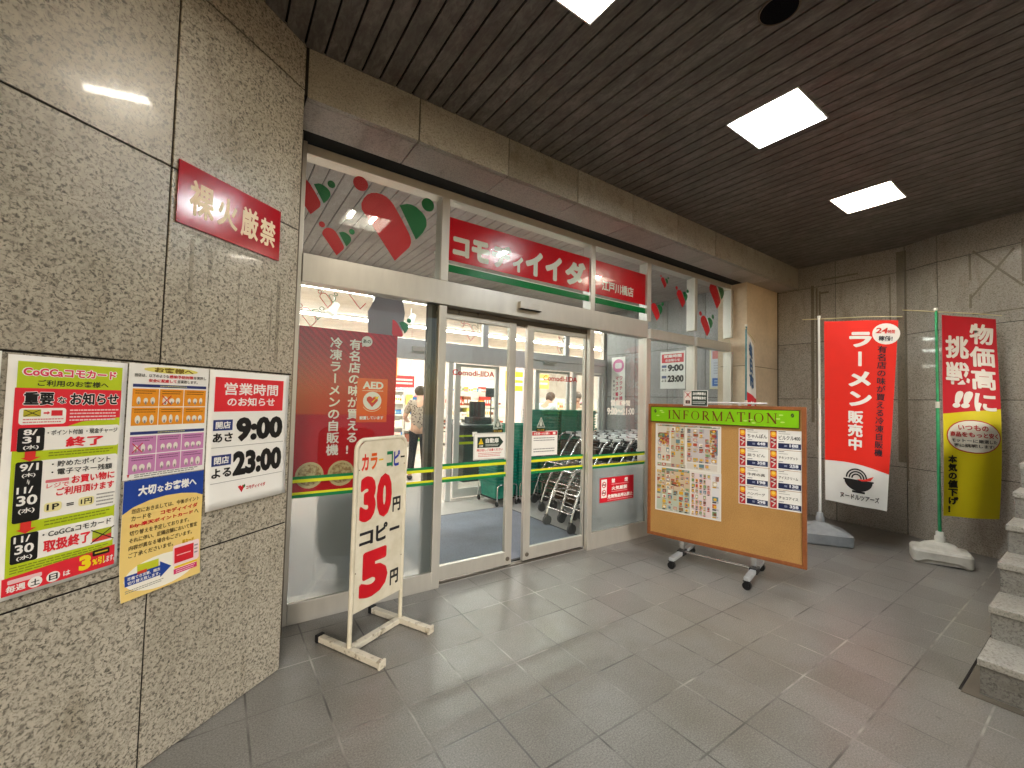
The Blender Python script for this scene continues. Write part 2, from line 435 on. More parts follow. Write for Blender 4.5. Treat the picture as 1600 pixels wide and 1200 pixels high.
    def dashes(s, x0, y0, x1, y1, rows, m, lay=2, fill=.5, seed=1):
        """lines of print too small to read"""
        rnd = random.Random(seed); h = (y1-y0)/rows
        for j in range(rows):
            y = y1-h*(j+.5); x = x0; end = x1-(x1-x0)*rnd.choice((0, .05, .2))
            while x < end:
                L = (x1-x0)*rnd.uniform(.03, .09); L = min(L, end-x)
                s.rect(x, y-h*fill/2, x+L, y+h*fill/2, m, lay); x += L+(x1-x0)*.012
    def build(s, name, mtx=None, parent=None, warp=None, maxlen=.04):
        o = s.mb.build(name, s.mats or [m_paper], parent, mtx)
        if warp:
            bm = bmesh.new(); bm.from_mesh(o.data); bmesh.ops.triangulate(bm, faces=bm.faces[:])
            for _ in range(5):
                ed = [e for e in bm.edges if e.calc_length() > maxlen]
                if not ed: break
                bmesh.ops.subdivide_edges(bm, edges=ed, cuts=1); bmesh.ops.triangulate(bm, faces=bm.faces[:])
            for v in bm.verts: v.co = warp(*v.co)
            for f in bm.faces: f.smooth = True
            bm.to_mesh(o.data); bm.free()
        return o

TD = Vector((math.cos(R(37.67)), math.sin(R(37.67)), 0)); CORNER = Vector((.32, 2.46, 0)); TN = Vector((TD.y, -TD.x, 0))
def on_left(t, z, out=.003): return frame(CORNER+TD*t+TN*out+Vector((0, 0, z)), TD, (0, 0, 1))
def on_front(x, z, y=2.905): return frame((x, y, z), (1, 0, 0), (0, 0, 1))

# ------------------------------------------------------------------ ground, porch ceiling
b = MB(); b.box((-30, -30, -.2), (30, 2.93, 0)); o = b.build('floor', m_floor); o['kind'] = 'structure'
b = MB(); b.box((-.2, 2.93, -.2), (5.9, 5.25, 0)); o = b.build('vestibule_floor', m_vest_floor); o['kind'] = 'structure'
b = MB(); b.box((-3, 5.25, -.2), (12, 14, 0)); o = b.build('store_floor', m_store_floor); o['kind'] = 'structure'

lights_x = [1.215, 2.925, 4.655]
LY0, LY1, LW = 1.04, 1.472, .226
b = MB()
x = -6.0 + .012
while x < 7.0:
    x1 = x+.089
    segs = [(-3.2, 2.46)]
    for lx in lights_x:
        if x1 > lx-LW and x < lx+LW:
            segs = [(-3.2, LY0), (LY1, 2.46)]
            for ya, yb in segs:
                if x < lx-LW: b.box((x, LY0, 3.25), (lx-LW, LY1, 3.262))
                if x1 > lx+LW: b.box((lx+LW, LY0, 3.25), (x1, LY1, 3.262))
                break
    for ya, yb in segs: b.box((x, ya, 3.25), (x1, yb, 3.262))
    x += .1
b.box((-6, -3.2, 3.40), (7.0, 3.2, 3.44), 1)
o = b.build('ceiling', [m_slat, m_black]); o['kind'] = 'structure'
b = MB(); b.box((-6, -3.2, 3.285), (7, 1.03, 3.29)); b.box((-6, 1.482, 3.285), (7, 2.70, 3.29)); b.box((-6, 2.70, 3.0), (7, 2.74, 3.30))
prev = -6
for lx in lights_x: b.box((prev, 1.03, 3.285), (lx-LW-.01, 1.482, 3.29)); prev = lx+LW+.01
b.box((prev, 1.03, 3.285), (7, 1.482, 3.29))
o = b.build('ceiling_backing', m_black); o['kind'] = 'structure'

cols = [(1, .92, .78), (.90, .96, 1), (1, .91, .77)]
power = [1.3, 2.0, 1.0]
labs = ['recessed square ceiling light cut by the top edge of the photo',
        'recessed square ceiling light shining cold white, the largest whole one seen', 'recessed square ceiling light shining warm white, the one nearest the far wall']
m_pan = pc('#f4f2ee', .6)
for lx, c, lb, pw in zip(lights_x, cols, labs, power):
    r_ = empty('ceiling_light', loc=(lx, (LY0+LY1)/2, 3.25)); tag(r_, lb, 'ceiling light', 'recessed lights in the porch ceiling')
    hx, hy = LW-.002, (LY1-LY0)/2-.002
    b = MB()
    b.box((-hx, -hy, .125), (hx, hy, .135)); b.box((-hx, -hy, -.004), (-hx+.008, hy, .125)); b.box((hx-.008, -hy, -.004), (hx, hy, .125))
    b.box((-hx+.008, -hy, -.004), (hx-.008, -hy+.008, .125)); b.box((-hx+.008, hy-.008, -.004), (hx-.008, hy, .125))
    b.build('housing', m_pan, r_)
    for sx in (-.115, .115):
        b = MB(); b.tube([(sx, -.2, .092), (sx, .2, .092)], .022, 12); b.build('tube', emit('lamp_tube', c, LAMP*pw), r_)
# round recessed speaker
r_ = empty('ceiling_speaker', loc=(2.09, .885, 3.25)); tag(r_, 'round dark speaker grille set in the brown slatted ceiling', 'speaker')
b = MB(); b.tube([((.083)*math.cos(R(a)), .083*math.sin(R(a)), -.002) for a in range(0, 360, 10)], .006, 8, 0, True); b.build('rim', pc('#5f5244', .6), r_)
b = MB(); b.lathe([(.079, -.006), (.079, -.001)], 32, 0, None, False); b.build('grille', speck('grille', (.004, .004, .005), (.012, .012, .014), 300, .95, .4, .6, .1, .05), r_)

# ------------------------------------------------------------------ stone walls
def panel_wall(name, mtx, us, zs, mat_, gap=.007, depth=.04):
    b = MB()
    for i in range(len(us)-1):
        for j in range(len(zs)-1):
            b.box((us[i]+gap/2, zs[j]+gap/2, -depth), (us[i+1]-gap/2, zs[j+1]-gap/2, 0), 0)
    b.box((us[0]+.002, zs[0]+.002, -depth-.1), (us[-1]-.002, zs[-1]-.002, -.006), 1)
    o = b.build(name, [mat_, m_joint], None, mtx)
    m = o.modifiers.new('bevel', 'BEVEL'); m.width = .0015; m.segments = 1
    return o
ZS = [0, .735, 1.491, 2.252, 3.012, 3.27]
o = panel_wall('granite_wall', on_left(0, 0, 0), [-6.3, -4.41, -3.15, -1.89, -.63, 0], ZS, m_granite_l)
tag(o, 'polished speckled grey granite wall carrying the red fire sign and the posters', 'wall', kind='thing')
gw = o
for q in ((-.56, 2.02, -.20, 2.034), (-.545, 1.70, -.53, 2.0), (-.47, 1.82, -.452, 1.98), (-.33, 1.62, -.322, 1.95), (-.12, 1.55, -.10, 1.95), (-.155, 1.60, -.148, 1.9), (-.30, 1.845, -.14, 1.853)):
    b = MB(); b.box((q[0], q[1], .0004), (q[2], q[3], .0011)); b.build('residue_mark', m_residue, gw)
# the end of that wall, towards the shop window
e0 = CORNER+Vector((.0, .0, 0)); e1 = Vector((.372, 2.89, 0)); du = (e1-e0); L = du.length
b = MB(); mt = frame(e0+du.normalized()*.004, du, (0, 0, 1))
b.box((.03, 0, -.05), (L-.1, 3.0, -.003), 0); b.box((L-.1, 0, -.05), (L-.01, 2.98, .006), 1); b.box((0.004, 0, -.06), (.03, 3.26, -.012), 2)
o = b.build('stone_return', [m_granite_r, m_bronze, m_joint], None, mt); tag(o, 'narrow stone end of the granite wall beside the left shop window', 'wall', kind='thing')

b = MB()
jx = [.33, .964, 1.635, 2.307, 2.977, 3.648, 4.32, 4.99, 5.66, 6.355]
for i in range(len(jx)-1):
    a0, a1 = jx[i]+.003, jx[i+1]-.003
    b.box((a0, 2.46, 2.98), (a1, 2.50, 3.26), 0)
    b.box((a0, 2.503, 2.98), (a1, 2.78, 3.02), 1)
b.box((.27, 2.468, 2.99), (6.40, 3.0, 3.284), 2); b.box((.34, 2.78, 2.985), (6.355, 3.0, 3.0), 2)  # second box: dark strip painting the shade of the recess behind the soffit
o = b.build('granite_beam', [m_granite_b, m_granite_s, m_joint]); tag(o, 'granite clad beam running above the whole shop front', 'beam', kind='thing')
m = o.modifiers.new('bevel', 'BEVEL'); m.width = .0015; m.segments = 1

ZR = [0, .746, 1.502, 2.238, 2.965, 3.27]
r_ = empty('far_granite_wall', loc=(6.36, 2.9, 0)); tag(r_, 'brownish granite wall with damp stains at the far end behind the banners', 'wall', kind='thing')
def sub_wall(name, p0, p1, us, extra=()):
    p0, p1 = Vector((*p0, 0)), Vector((*p1, 0)); mt = frame(p0, p1-p0, (0, 0, 1))
    o = panel_wall(name, mt, us, ZR, m_granite_r, .006)
    o.parent = r_; o.matrix_parent_inverse = Matrix.Translation((-6.36, -2.9, 0))
    if extra:
        for q in extra:
            b = MB(); b.box((q[0], q[1], .0), (q[2], q[3], .0012)); b.build('damp_stain', m_stain, o)
    return o
sub_wall('wall_face', (6.36, 2.715), (6.36, 1.39), [0, .667, 1.325], [(.40, 1.2, .435, 2.99), (.455, .9, .475, 2.95), (.49, 2.3, .51, 2.9), (1.255, .8, 1.322, 3.2), (1.19, 1.5, 1.205, 2.93), (.5, 2.86, .6, 2.885), (.52, 3.03, .9, 3.05), (.68, 2.955, 1.2, 2.97)])
sub_wall('corner_face', (6.36, 1.39), (6.22, 1.10), [0, .322], [(.0, .6, .02, 3.2)])
ow_ = sub_wall('turned_wall_face', (6.22, 1.10), (5.09, -3.10), [0, .65, 1.3, 1.95, 2.6, 3.25, 3.9, 4.349], [(.25, 2.70, .268, 2.96), (.25, 2.42, .268, 2.56), (.27, 2.345, .62, 2.357), (.612, 2.6, .63, 3.0)])
for q in (((.283, 2.99), (.62, 2.56)), ((.568, 2.93), (.264, 2.52))):
    (x0, y0), (x1, y1) = q; a = math.atan2(y1-y0, x1-x0); L = math.hypot(x1-x0, y1-y0)
    b = MB(); b.box((0, -.009, 0.0014), (L, .009, .0022 if q[0][0] < .5 else .003), 0, Matrix.Translation((x0, y0, 0)) @ Matrix.Rotation(a, 4, 'Z')); b.build('adhesive_mark', m_stain, ow_)

b = MB()
b.box((5.515, 2.72, 0), (6.352, 3.1, 1.905)); b.box((5.515, 2.72, 1.911), (6.352, 3.1, 2.978)); b.box((5.53, 2.73, 1.9), (6.34, 3.0, 1.915), 1); b.box((6.345, 2.735, 0), (6.5, 3.1, 3.28), 1); b.box((5.53, 2.76, 2.97), (6.34, 3.1, 3.0), 1)
o = b.build('beige_wall', [m_beige, m_joint]); tag(o, 'plain tan painted wall between the shop front and the far granite wall', 'wall', kind='thing')

# stairs
b = MB()
for k in range(8):
    x0 = 3.15+.322*k
    if k < 7: b.box((x0, -2.6, 0 if k == 0 else .17*k-.03), (3.15+.322*8, .43, .17*(k+1)-.035), 0)
    b.box((x0-.012, -2.6, .17*(k+1)-.035), ((x0+.34) if k < 7 else 5.3+.5, .437, .17*(k+1)), 1)
b.box((3.15+.322*7, -2.6, .17*6), (5.75, .43, .17*8-.035), 0)
o = b.build('stone_staircase', [m_granite_st, granite('granite_tread', (.42, .405, .365, 1), (.33, .318, .285, 1), (.2, .192, .172, 1), 85, .5)], bevel=.004)
tag(o, 'grey stone steps with paler treads rising at the right edge', 'staircase', kind='thing')
b = MB(); b.box((3.08, .43, .001), (5.9, .485, .004)); b.box((3.08, -.3, .001), (3.135, .43, .004)); b.box((3.1, .487, .0005), (5.9, .497, .0035), 1)
o = b.build('drain_strip', [pc('#5d564b', .8), m_black]); tag(o, 'thin dark drainage slot in the floor beside the stone steps', 'drain')

# ------------------------------------------------------------------ shop front
SF = empty('storefront', loc=(0, 2.89, 0)); tag(SF, 'glazed aluminium shop front with sliding doors half open and a red name band', 'shop front', kind='thing')
def sf(name, boxes, mats, parent=None, bevel=.003):
    b = MB()
    for q in boxes: b.box(q[0], q[1], q[2] if len(q) > 2 else 0)
    o = b.build(name, mats, None, None, bevel)
    o.parent = parent or SF; o.matrix_parent_inverse = Matrix.Translation((0, 0 if parent else -2.89, 0))
    return o
Y0, YB = 2.89, 3.0
MX = [(.375, .402), (1.335, 1.398), (2.905, 2.962), (3.748, 3.815), (4.635, 4.69), (5.46, 5.51)]
for i, (xa, xb) in enumerate(MX):
    if i == 0: sf('mullion', [((xa, Y0, 0), (xb, YB, 2.98))], m_alu)
    elif i in (1, 2):
        sf('mullion', [((xa, Y0, 0.0), (xb, Y0+.045, 2.088)), ((xa, Y0, 2.274), (xb, YB, 2.905))], [m_alu])
    else: sf('mullion', [((xa, Y0, 0.0), (xb, YB, 2.088)), ((xa, Y0, 2.274), (xb, YB, 2.905))], [m_alu])
sf('head_rail', [((.402, Y0, 2.905), (5.46, YB, 2.966))], m_alu)
sf('transom', [((.402, Y0-.012, 2.092), (3.748, Y0+.1, 2.270)), ((3.815, Y0+.002, 2.096), (4.635, YB, 2.20)), ((4.69, Y0+.002, 2.096), (5.46, YB, 2.20)), ((1.30, Y0+.1, 2.035), (3.0, Y0+.16, 2.2), 1)], [m_alu, m_bronze])
for xa, xb, zt in ((.402, 1.335, .125), (2.962, 3.748, .155), (3.815, 4.635, .155), (4.69, 5.46, .155)): sf('sill', [((xa, Y0, 0), (xb, YB, zt))], m_alu)
sf('pocket_post', [((1.262, Y0+.035, .13), (1.30, Y0+.075, 2.088), 0), ((1.30, Y0+.05, .13), (1.333, Y0+.09, 2.088), 1), ((1.292, Y0+.034, .13), (1.30, Y0+.036, 2.088), 1)], [m_bronze, pc('#4b463d', .35, .6)])
def pane(x0, x1, z0, z1, y=2.906, frost=None, stripes=True):
    p = sf('pane', [((x0, y, z0), (x1, y+.006, z1))], m_glass, bevel=0)
    if frost: sf('frosted_film', [((x0+.001, y+.009, z0+.001), (x1-.001, y+.0105, frost))], m_frost, p, 0)
    if stripes:
        yy = y-.0012
        for bands in ((((x0, yy, .868), (x1, y, .886), 0), ((x0, yy-.0004, .848), (x1, y, .8679), 1)), (((x0, yy-.0004, .7745), (x1, y, .789), 1), ((x0, yy, .754), (x1, y, .7744), 0))):
            sf('stripe', bands, [pc('#0b7a45'), pc('#d8dd2a')], p, 0)
    return p
pane(.402, 1.335, .125, 2.092, frost=.752)
pane(2.962, 3.748, .155, 2.092, frost=.752)
pane(3.815, 4.635, .155, 2.096, stripes=False); pane(4.69, 5.46, .155, 2.096, stripes=False)
for xa, xb in ((.402, 1.335), (1.398, 2.905), (2.962, 3.748), (3.815, 4.635), (4.69, 5.46)):
    pane(xa, xb, 2.2 if xa > 3.8 else 2.27, 2.905, stripes=False)
# inner face frames of the mullions seen through the glass
def door(x0, x1, lw, rw, yd):
    d = sf('sliding_door', [((x0, yd, .022), (x0+lw, yd+.04, 2.048)), ((x1-rw, yd, .022), (x1, yd+.04, 2.048)),
        ((x0+lw, yd+.002, .022), (x1-rw, yd+.038, .128)), ((x0+lw, yd+.002, 2.005), (x1-rw, yd+.038, 2.046))], m_alu)
    g = sf('door_glass', [((x0+lw, yd+.016, .128), (x1-rw, yd+.022, 2.005))], m_glass, d, 0)
    yy = yd+.0145
    for bands in ((((x0+lw, yy, .872), (x1-rw, yd+.016, .890), 0), ((x0+lw, yy-.0004, .85), (x1-rw, yd+.016, .8719), 1)), (((x0+lw, yy-.0004, .772), (x1-rw, yd+.016, .788), 1), ((x0+lw, yy, .75), (x1-rw, yd+.016, .7719), 0))):
        sf('stripe', bands, [pc('#0b7a45'), pc('#d8dd2a')], d, 0)
    return d
d1 = door(1.33, 2.085, .06, .068, 2.952); d2 = door(2.207, 2.965, .068, .06, 2.952)
b = MB()
for cx in (2.045, 2.247):
    b.lathe([(.018, 0), (.018, .006), (.014, .009)], 16, 0, Matrix.Translation((cx, 2.952, .07)) @ Matrix.Rotation(R(90), 4, 'X'))
    o = b.build('floor_lock', m_bronze); o.parent = d1 if cx < 2.1 else d2; b = MB()
sf('door_track', [((1.40, 2.945, .002), (2.9, 3.0, .012))], m_bronze, None, 0)
o = sf('door_sensor', [((2.042, Y0-.05, 2.158), (2.272, Y0-.013, 2.216), 0), ((2.05, Y0-.052, 2.152), (2.264, Y0-.02, 2.1585), 1)], [m_alu, m_black], None, .006)

# ---- the shop's heart-and-bottle emblem
BODY = [(-.304, .185), (-.27, .27), (-.233, .326), (-.175, .37), (-.105, .391), (-.03, .393), (.029, .378), (.09, .34), (.142, .288), (.259, .126), (.38, -.066), (.405, -.12), (.413, -.17), (.405, -.22), (.387, -.26), (.184, -.499), (.055, -.337), (-.085, -.155), (-.208, 0), (-.296, .108)]
LEAF = [(.225, .311), (.336, .366), (.395, .372), (.453, .363), (.558, .307), (.60, .27), (.63, .227), (.642, .17), (.64, .114), (.584, -.001), (.484, -.125)]
RED, GRN = '#d30b1e', '#06733a'
def circ(cx, cy_, r, n=20): return [(cx+r*math.cos(2*math.pi*i/n), cy_+r*math.sin(2*math.pi*i/n)) for i in range(n)]
def emblem(f, cx, cz, s_, box=None, outline=0, rot=0, red=RED, grn=GRN, parts='hbls'):
    ca, sa = math.cos(R(rot)), math.sin(R(rot))
    for key, pts, c in (('h', circ(-.322, .452, .099), red), ('b', BODY, red), ('l', LEAF, grn), ('s', circ(.653, .441, .099), grn)):
        if key not in parts: continue
        p = [(cx+s_*(x*ca-y*sa), cz+s_*(x*sa+y*ca)) for x, y in pts]
        if outline: f.line(p, outline, c, 1, True)
        else:
            if box: p = clip(p, *box)
            if len(p) > 2: f.poly(p, c, 1)
def sticker(cx, cz, s_, label, box=None, outline=0, y=2.9140, **kw):
    f = Flat(.0006); emblem(f, 0, 0, s_, tuple(q-(cx if i % 2 == 0 else cz) for i, q in enumerate(box)) if box else None, outline, **kw)
    o = f.build('window_sticker', on_front(cx, cz, y)); tag(o, label, 'window sticker', 'emblem stickers on the shop windows'); return o
UP = (.402, 2.272, 1.335, 2.903)
sticker(.9, 2.6, .5, 'largest red and green emblem sticker, in the top left window', UP)
sticker(.57, 2.40, .19, 'small red and green emblem sticker low in the top left window', UP)
sticker(.395, 2.655, .245, 'red and green emblem sticker cut off by the left edge of the window', UP)
U4 = (3.816, 2.202, 4.634, 2.903); U5 = (4.691, 2.202, 5.459, 2.903)
sticker(4.055, 2.755, .135, 'smallest emblem sticker at the top of the window right of the branch name', U4)
sticker(4.375, 2.63, .225, 'emblem sticker in the middle of the window right of the branch name', U4)
sticker(3.905, 2.41, .215, 'emblem sticker cut by the frame right of the branch name', U4)
sticker(5.09, 2.79, .36, 'emblem sticker cut at the top of the last window before the tan wall', U5)
sticker(4.88, 2.375, .28, 'lower emblem sticker in the last window before the tan wall', U5)
LOW = (.402, 1.82, 1.262, 2.09)
sticker(.545, 2.005, .10, 'outlined emblem sticker just under the light strip in the left window', None, .004)
sticker(.445, 1.885, .13, 'outlined emblem sticker at the top left corner of the red poster', None, .004)
sticker(1.0, 1.865, .17, 'solid green and red emblem sticker beside the upper right corner of the red poster', (.99, 1.82, 1.26, 2.09), parts='bls')
f = Flat(.0006); f.line([(-.075, .05), (0, -.04), (.035, .003)], .005, '#d23a4e'); o = f.build('window_sticker', on_front(.767, 2.015, 2.914)); tag(o, 'thin red tick-shaped line on the left window below the light strip', 'window sticker', 'emblem stickers on the shop windows')
for k, (cx, cz, s_, lb) in enumerate(((1.62, 1.93, .15, 'faint outlined emblem high on the left sliding door'), (2.60, 1.95, .07, 'faint outlined emblem at the top of the right sliding door'), (2.58, 1.86, .06, 'faint outlined emblem on the right sliding door under another emblem'))):
    f = Flat(.0006); emblem(f, 0, 0, s_, None, .004, red='#c8566a', grn='#4d7a66'); o = f.build('window_sticker', on_front(cx, cz, 2.9665)); tag(o, lb, 'window sticker', 'emblem stickers on the shop windows')

# ---- red name band on the fanlights
SR = pc('#d4061c', .2, 0, .6); SG = pc('#067a3c', .25); SW = pc('#efece4', .35)
f = Flat(.0008); W1 = 1.503
f.base(0, 0, W1, .334, .0015, SR)
def kana(f, s, x0, y0, x1, y1, b=.05): f.text(s, x0, y0, x1, y1, SW, b, 2)
for s, x0, y0, x1, y1 in (('コ', .04, .045, .185, .195), ('モ', .205, .035, .37, .21), ('デ', .395, .03, .585, .225), ('ィ', .60, .03, .71, .165), ('イ', .735, .03, .925, .25), ('イ', .955, .03, 1.15, .255), ('ダ', 1.19, .03, 1.45, .265)):
    kana(f, s, x0, y0, x1, y1)
f.mb.box((0, -.090, -.0015), (W1, -.034, .0), f.mi(SG)); f.mb.box((0, -.034, -.0015), (W1, -.026, .0), f.mi(SW))
o = f.build('name_band', on_front(1.400, 2.446, 2.915)); tag(o, 'red shop name film with white katakana above the sliding doors', 'shop sign')
f = Flat(.0008); W2 = .784
f.base(0, 0, W2, .334, .0015, SR); f.text('江戸川橋店', .112, .052, .585, .155, SW, .02, 2)
f.mb.box((0, -.090, -.0015), (W2, -.034, .0), f.mi(SG)); f.mb.box((0, -.034, -.0015), (W2, -.026, .0), f.mi(SW))
o = f.build('name_band', on_front(2.963, 2.446, 2.915)); tag(o, 'red film with the white branch name in the window right of the shop name', 'shop sign')

# ---- red ramen poster on the left window
f = Flat(.0006)
m_pred = NT('poster_red'); v = m_pred.coord(); wv = m_pred.n('ShaderNodeTexWave', wave_type='BANDS', bands_direction='DIAGONAL'); m_pred.l(v, wv.inputs[0]); wv.inputs['Scale'].default_value = 14
gx = m_pred.n('ShaderNodeSeparateXYZ'); m_pred.l(v, gx.inputs[0])
fade = m_pred.ramp(gx.outputs[1], [(.55, (0, 0, 0)), (.95, (1, 1, 1))])
col_ = m_pred.mix(m_pred.math('MULTIPLY', m_pred.math('MULTIPLY', wv.outputs[1], fade), .45), lin('#b80c1f'), lin('#520810'))
m_pred = m_pred.bsdf(col_, .5, 0, .2)
f.base(0, 0, .63, 1.055, .001, m_pred)
f.vtext('有名店の味が買える!', .345, 1.005, .235, .078, '#f2ece6', .02)
f.vtext('冷凍ラーメンの自販機', .225, 1.005, .235, .078, '#f2ece6', .02)
f.ell(.42, .995, .036, .036, '#e9e7e4', 1); f.poly([(.385, .975), (.39, .955), (.41, .965)], '#e9e7e4', 1); f.text('あの', .394, .982, .446, 1.008, '#151515', .02, 2)
m_bowl = speck('bowl_print', (.30, .17, .07), (.58, .45, .24), 45, .5)
for cx in (.097, .285):
    f.ell(cx, .12, .082, .082, pc('#c9b68a'), 1); f.ell(cx, .122, .068, .066, m_bowl, 2)
f.rect(0, .0, .63, .006, '#8d0d18', 1)
o = f.build('ramen_poster', on_front(.402, .767, 2.9165)); tag(o, 'large red poster with two columns of white writing in the left window', 'poster')
# AED sticker
f = Flat(.0005); f.base(0, 0, .205, .296, .001, pc('#e8560a', .35)); f.text('AED', .035, .225, .175, .275, '#f6f3ee', .03)
f.dashes(.035, .208, .175, .218, 1, '#f6d9c0'); f.ell(.103, .145, .062, .062, '#f4f1ec', 1)
hp = [(0, -.036), (.034, .004), (.034, .02), (.022, .03), (.008, .028), (0, .018), (-.008, .028), (-.022, .03), (-.034, .02), (-.034, .004)]
f.poly([(.103+x*1.1, .142+y*1.1) for x, y in hp], '#d5131f', 2); f.poly([(.095, .135), (.128, .165), (.115, .167), (.148, .178), (.135, .155), (.128, .160), (.108, .135)], '#f2cf1d', 3)
f.ring(.103, .145, .070, .074, '#f6d9c0', 1, 215, 325); f.text('設置しています', .022, .018, .182, .042, '#f6f3ee', .03)
o = f.build('defibrillator_sticker', on_front(.768, 1.216, 2.9142)); tag(o, 'orange AED sticker with a heart on the red poster', 'sticker')

# ---- small stickers on the doors and side window
k_ = 2.965/2.89
def dz_(z): return (z-1.38)*k_+1.38
f = Flat(.0005); f.base(0, 0, .31, .215, .001, m_paper)
f.mb.box((-.012, .19, -.0012), (.03, .225, -.0002), f.mi(pc('#e6e6e2')))
f.poly([(.035, .095), (.245, .095), (.285, .138), (.245, .182), (.035, .182)], '#20332a', 1)
f.poly([(.045, .125), (.068, .172), (.092, .125)], '#efc91c', 2); f.rect(.0665, .138, .0705, .158, '#15150f', 3); f.rect(.0665, .130, .0705, .134, '#15150f', 3)
f.text('自動扉', .112, .132, .238, .172, '#f4f4f0', .02, 2); f.dashes(.112, .105, .238, .125, 2, '#c9cfc8'); f.text('注意', .05, .101, .088, .118, '#f4f4f0', .01, 2)
f.text('飛び出しご注意ください', .03, .066, .28, .088, '#c61f2b', .02, 2); f.dashes(.045, .02, .265, .058, 3, '#c9565c', 2, .35)
f.line([(.006, .006), (.304, .006), (.304, .209), (.006, .209)], .003, '#8b938c', 1, True)
o = f.build('door_notice', on_front(1.70, dz_(.915), 2.9655)); tag(o, 'white automatic door notice with black arrow on the left sliding door', 'notice')
f = Flat(.0005); f.base(0, 0, .295, .218, .001, m_paper); f.rect(.004, .178, .291, .212, '#c4202c', 1); f.text('お客様へのお願い', .02, .184, .205, .206, '#f4f1ec', .02); f.rect(.24, .184, .27, .206, '#f4f1ec', 2)
f.dashes(.02, .125, .26, .165, 2, '#77767a', 2, .35, 3); f.dashes(.02, .025, .26, .07, 2, '#77767a', 2, .35, 4)
o = f.build('door_notice', on_front(2.285, dz_(.917), 2.9655)); tag(o, 'white notice with a red heading on the right sliding door', 'notice')
for cx, lb in ((1.926, 'triangular watch-your-hand sticker above the automatic door notice'), (2.384, 'triangular watch-your-hand sticker above the red-headed notice')):
    f = Flat(.0005)
    f.mb.prism([(-.05, .035), (.05, .035), (0, .135)], -.001, 0, f.mi(pc('#4e6157'))); f.line([(-.043, .039), (.043, .039), (0, .125)], .006, '#c9cfc4', 1, True); f.ell(0, .067, .015, .02, '#c9cfc4', 1); f.rect(-.006, .08, .006, .1, '#c9cfc4', 1)
    f.mb.box((-.055, 0, -.001), (.055, .028, 0), f.mi(pc('#2e2c1d'))); f.text('手に注意', -.04, .005, .04, .023, '#b49a3a', .02, 2)
    o = f.build('warning_sticker', on_front(cx, dz_(1.124), 2.9655)); tag(o, lb, 'sticker', 'triangular warning stickers on the sliding doors')
for x0, x1, z0, z1, lb in ((1.495, 1.88, 1.575, 1.62, 'red serif shop name lettering on the left sliding door'), (2.40, 2.815, 1.575, 1.622, 'red serif shop name lettering on the right sliding door')):
    f = Flat(.0006); W = x1-x0; H = z1-z0
    f.text('Comodi-IIDA', 0, 0, W, H, '#a8251f', .02, 1)
    for t in (.0, .14, .23, .39, .61, .68, .76): f.rect(W*t, 0, W*(t+.055), H*.08, '#a8251f', 1.2)
    o = f.build('door_lettering', on_front(x0, z0, 2.966)); tag(o, lb, 'lettering', 'shop name lettering on the doors')
f = Flat(.0006); f.text('営業時間', .05, .09, .34, .15, '#ece7de', .025, 1); f.text('9:00〜21:00', 0, 0, .41, .07, '#ece7de', .03, 1)
o = f.build('window_lettering', on_front(3.165, 1.27, 2.904)); tag(o, 'white opening hours lettering on the window right of the doors', 'lettering')
f = Flat(.0006); f.base(0, 0, .498, .238, .001, pc('#c9152a', .35)); f.rect(.02, .045, .098, .222, '#f1eeea', 1)
for cz in (.17, .092):
    f.ring(.059, cz, .022, .03, '#c9152a', 2); f.rect(.034, cz-.005, .084, cz+.005, '#333333', 2); f.line([(.04, cz+.02), (.078, cz-.02)], .006, '#c9152a', 3)
f.text('禁', .165, .18, .215, .222, '#f6f0ec', .025); f.text('煙', .355, .18, .405, .222, '#f6f0ec', .025); f.dashes(.165, .163, .42, .172, 1, '#e9b9bb')
f.text('火気厳禁', .165, .108, .395, .148, '#f6f0ec', .025); f.dashes(.165, .09, .40, .1, 1, '#e9b9bb')
f.text('危険物品持込禁止', .11, .032, .48, .072, '#f6f0ec', .03); f.dashes(.11, .012, .47, .022, 1, '#e9b9bb')
o = f.build('fire_safety_sticker', on_front(3.077, .417, 2.903)); tag(o, 'red no smoking sticker on the frosted glass right of the doors', 'sticker')

# ------------------------------------------------------------------ things on the left stone wall
f = Flat(.0007); f.base(0, 0, .483, .248, .004, pc('#9c0a18', .14, 0, .3))
for i, (ch, x0, y0, x1, y1) in enumerate((('裸', .045, .05, .145, .195), ('火', .16, .055, .255, .185), ('厳', .27, .05, .36, .19), ('禁', .37, .05, .455, .18))):
    f.text(ch, x0, y0, x1, y1, '#f0dcbc', .022, 1)
for q in ((.008, .24), (.475, .24), (.008, .008), (.475, .008)): f.ell(q[0], q[1], .003, .003, '#6d0d14', 1)
o = f.build('fire_sign', on_left(-.609, 2.047, .008)); tag(o, 'red plate forbidding open flames in pale brush characters, high on the granite wall', 'sign')

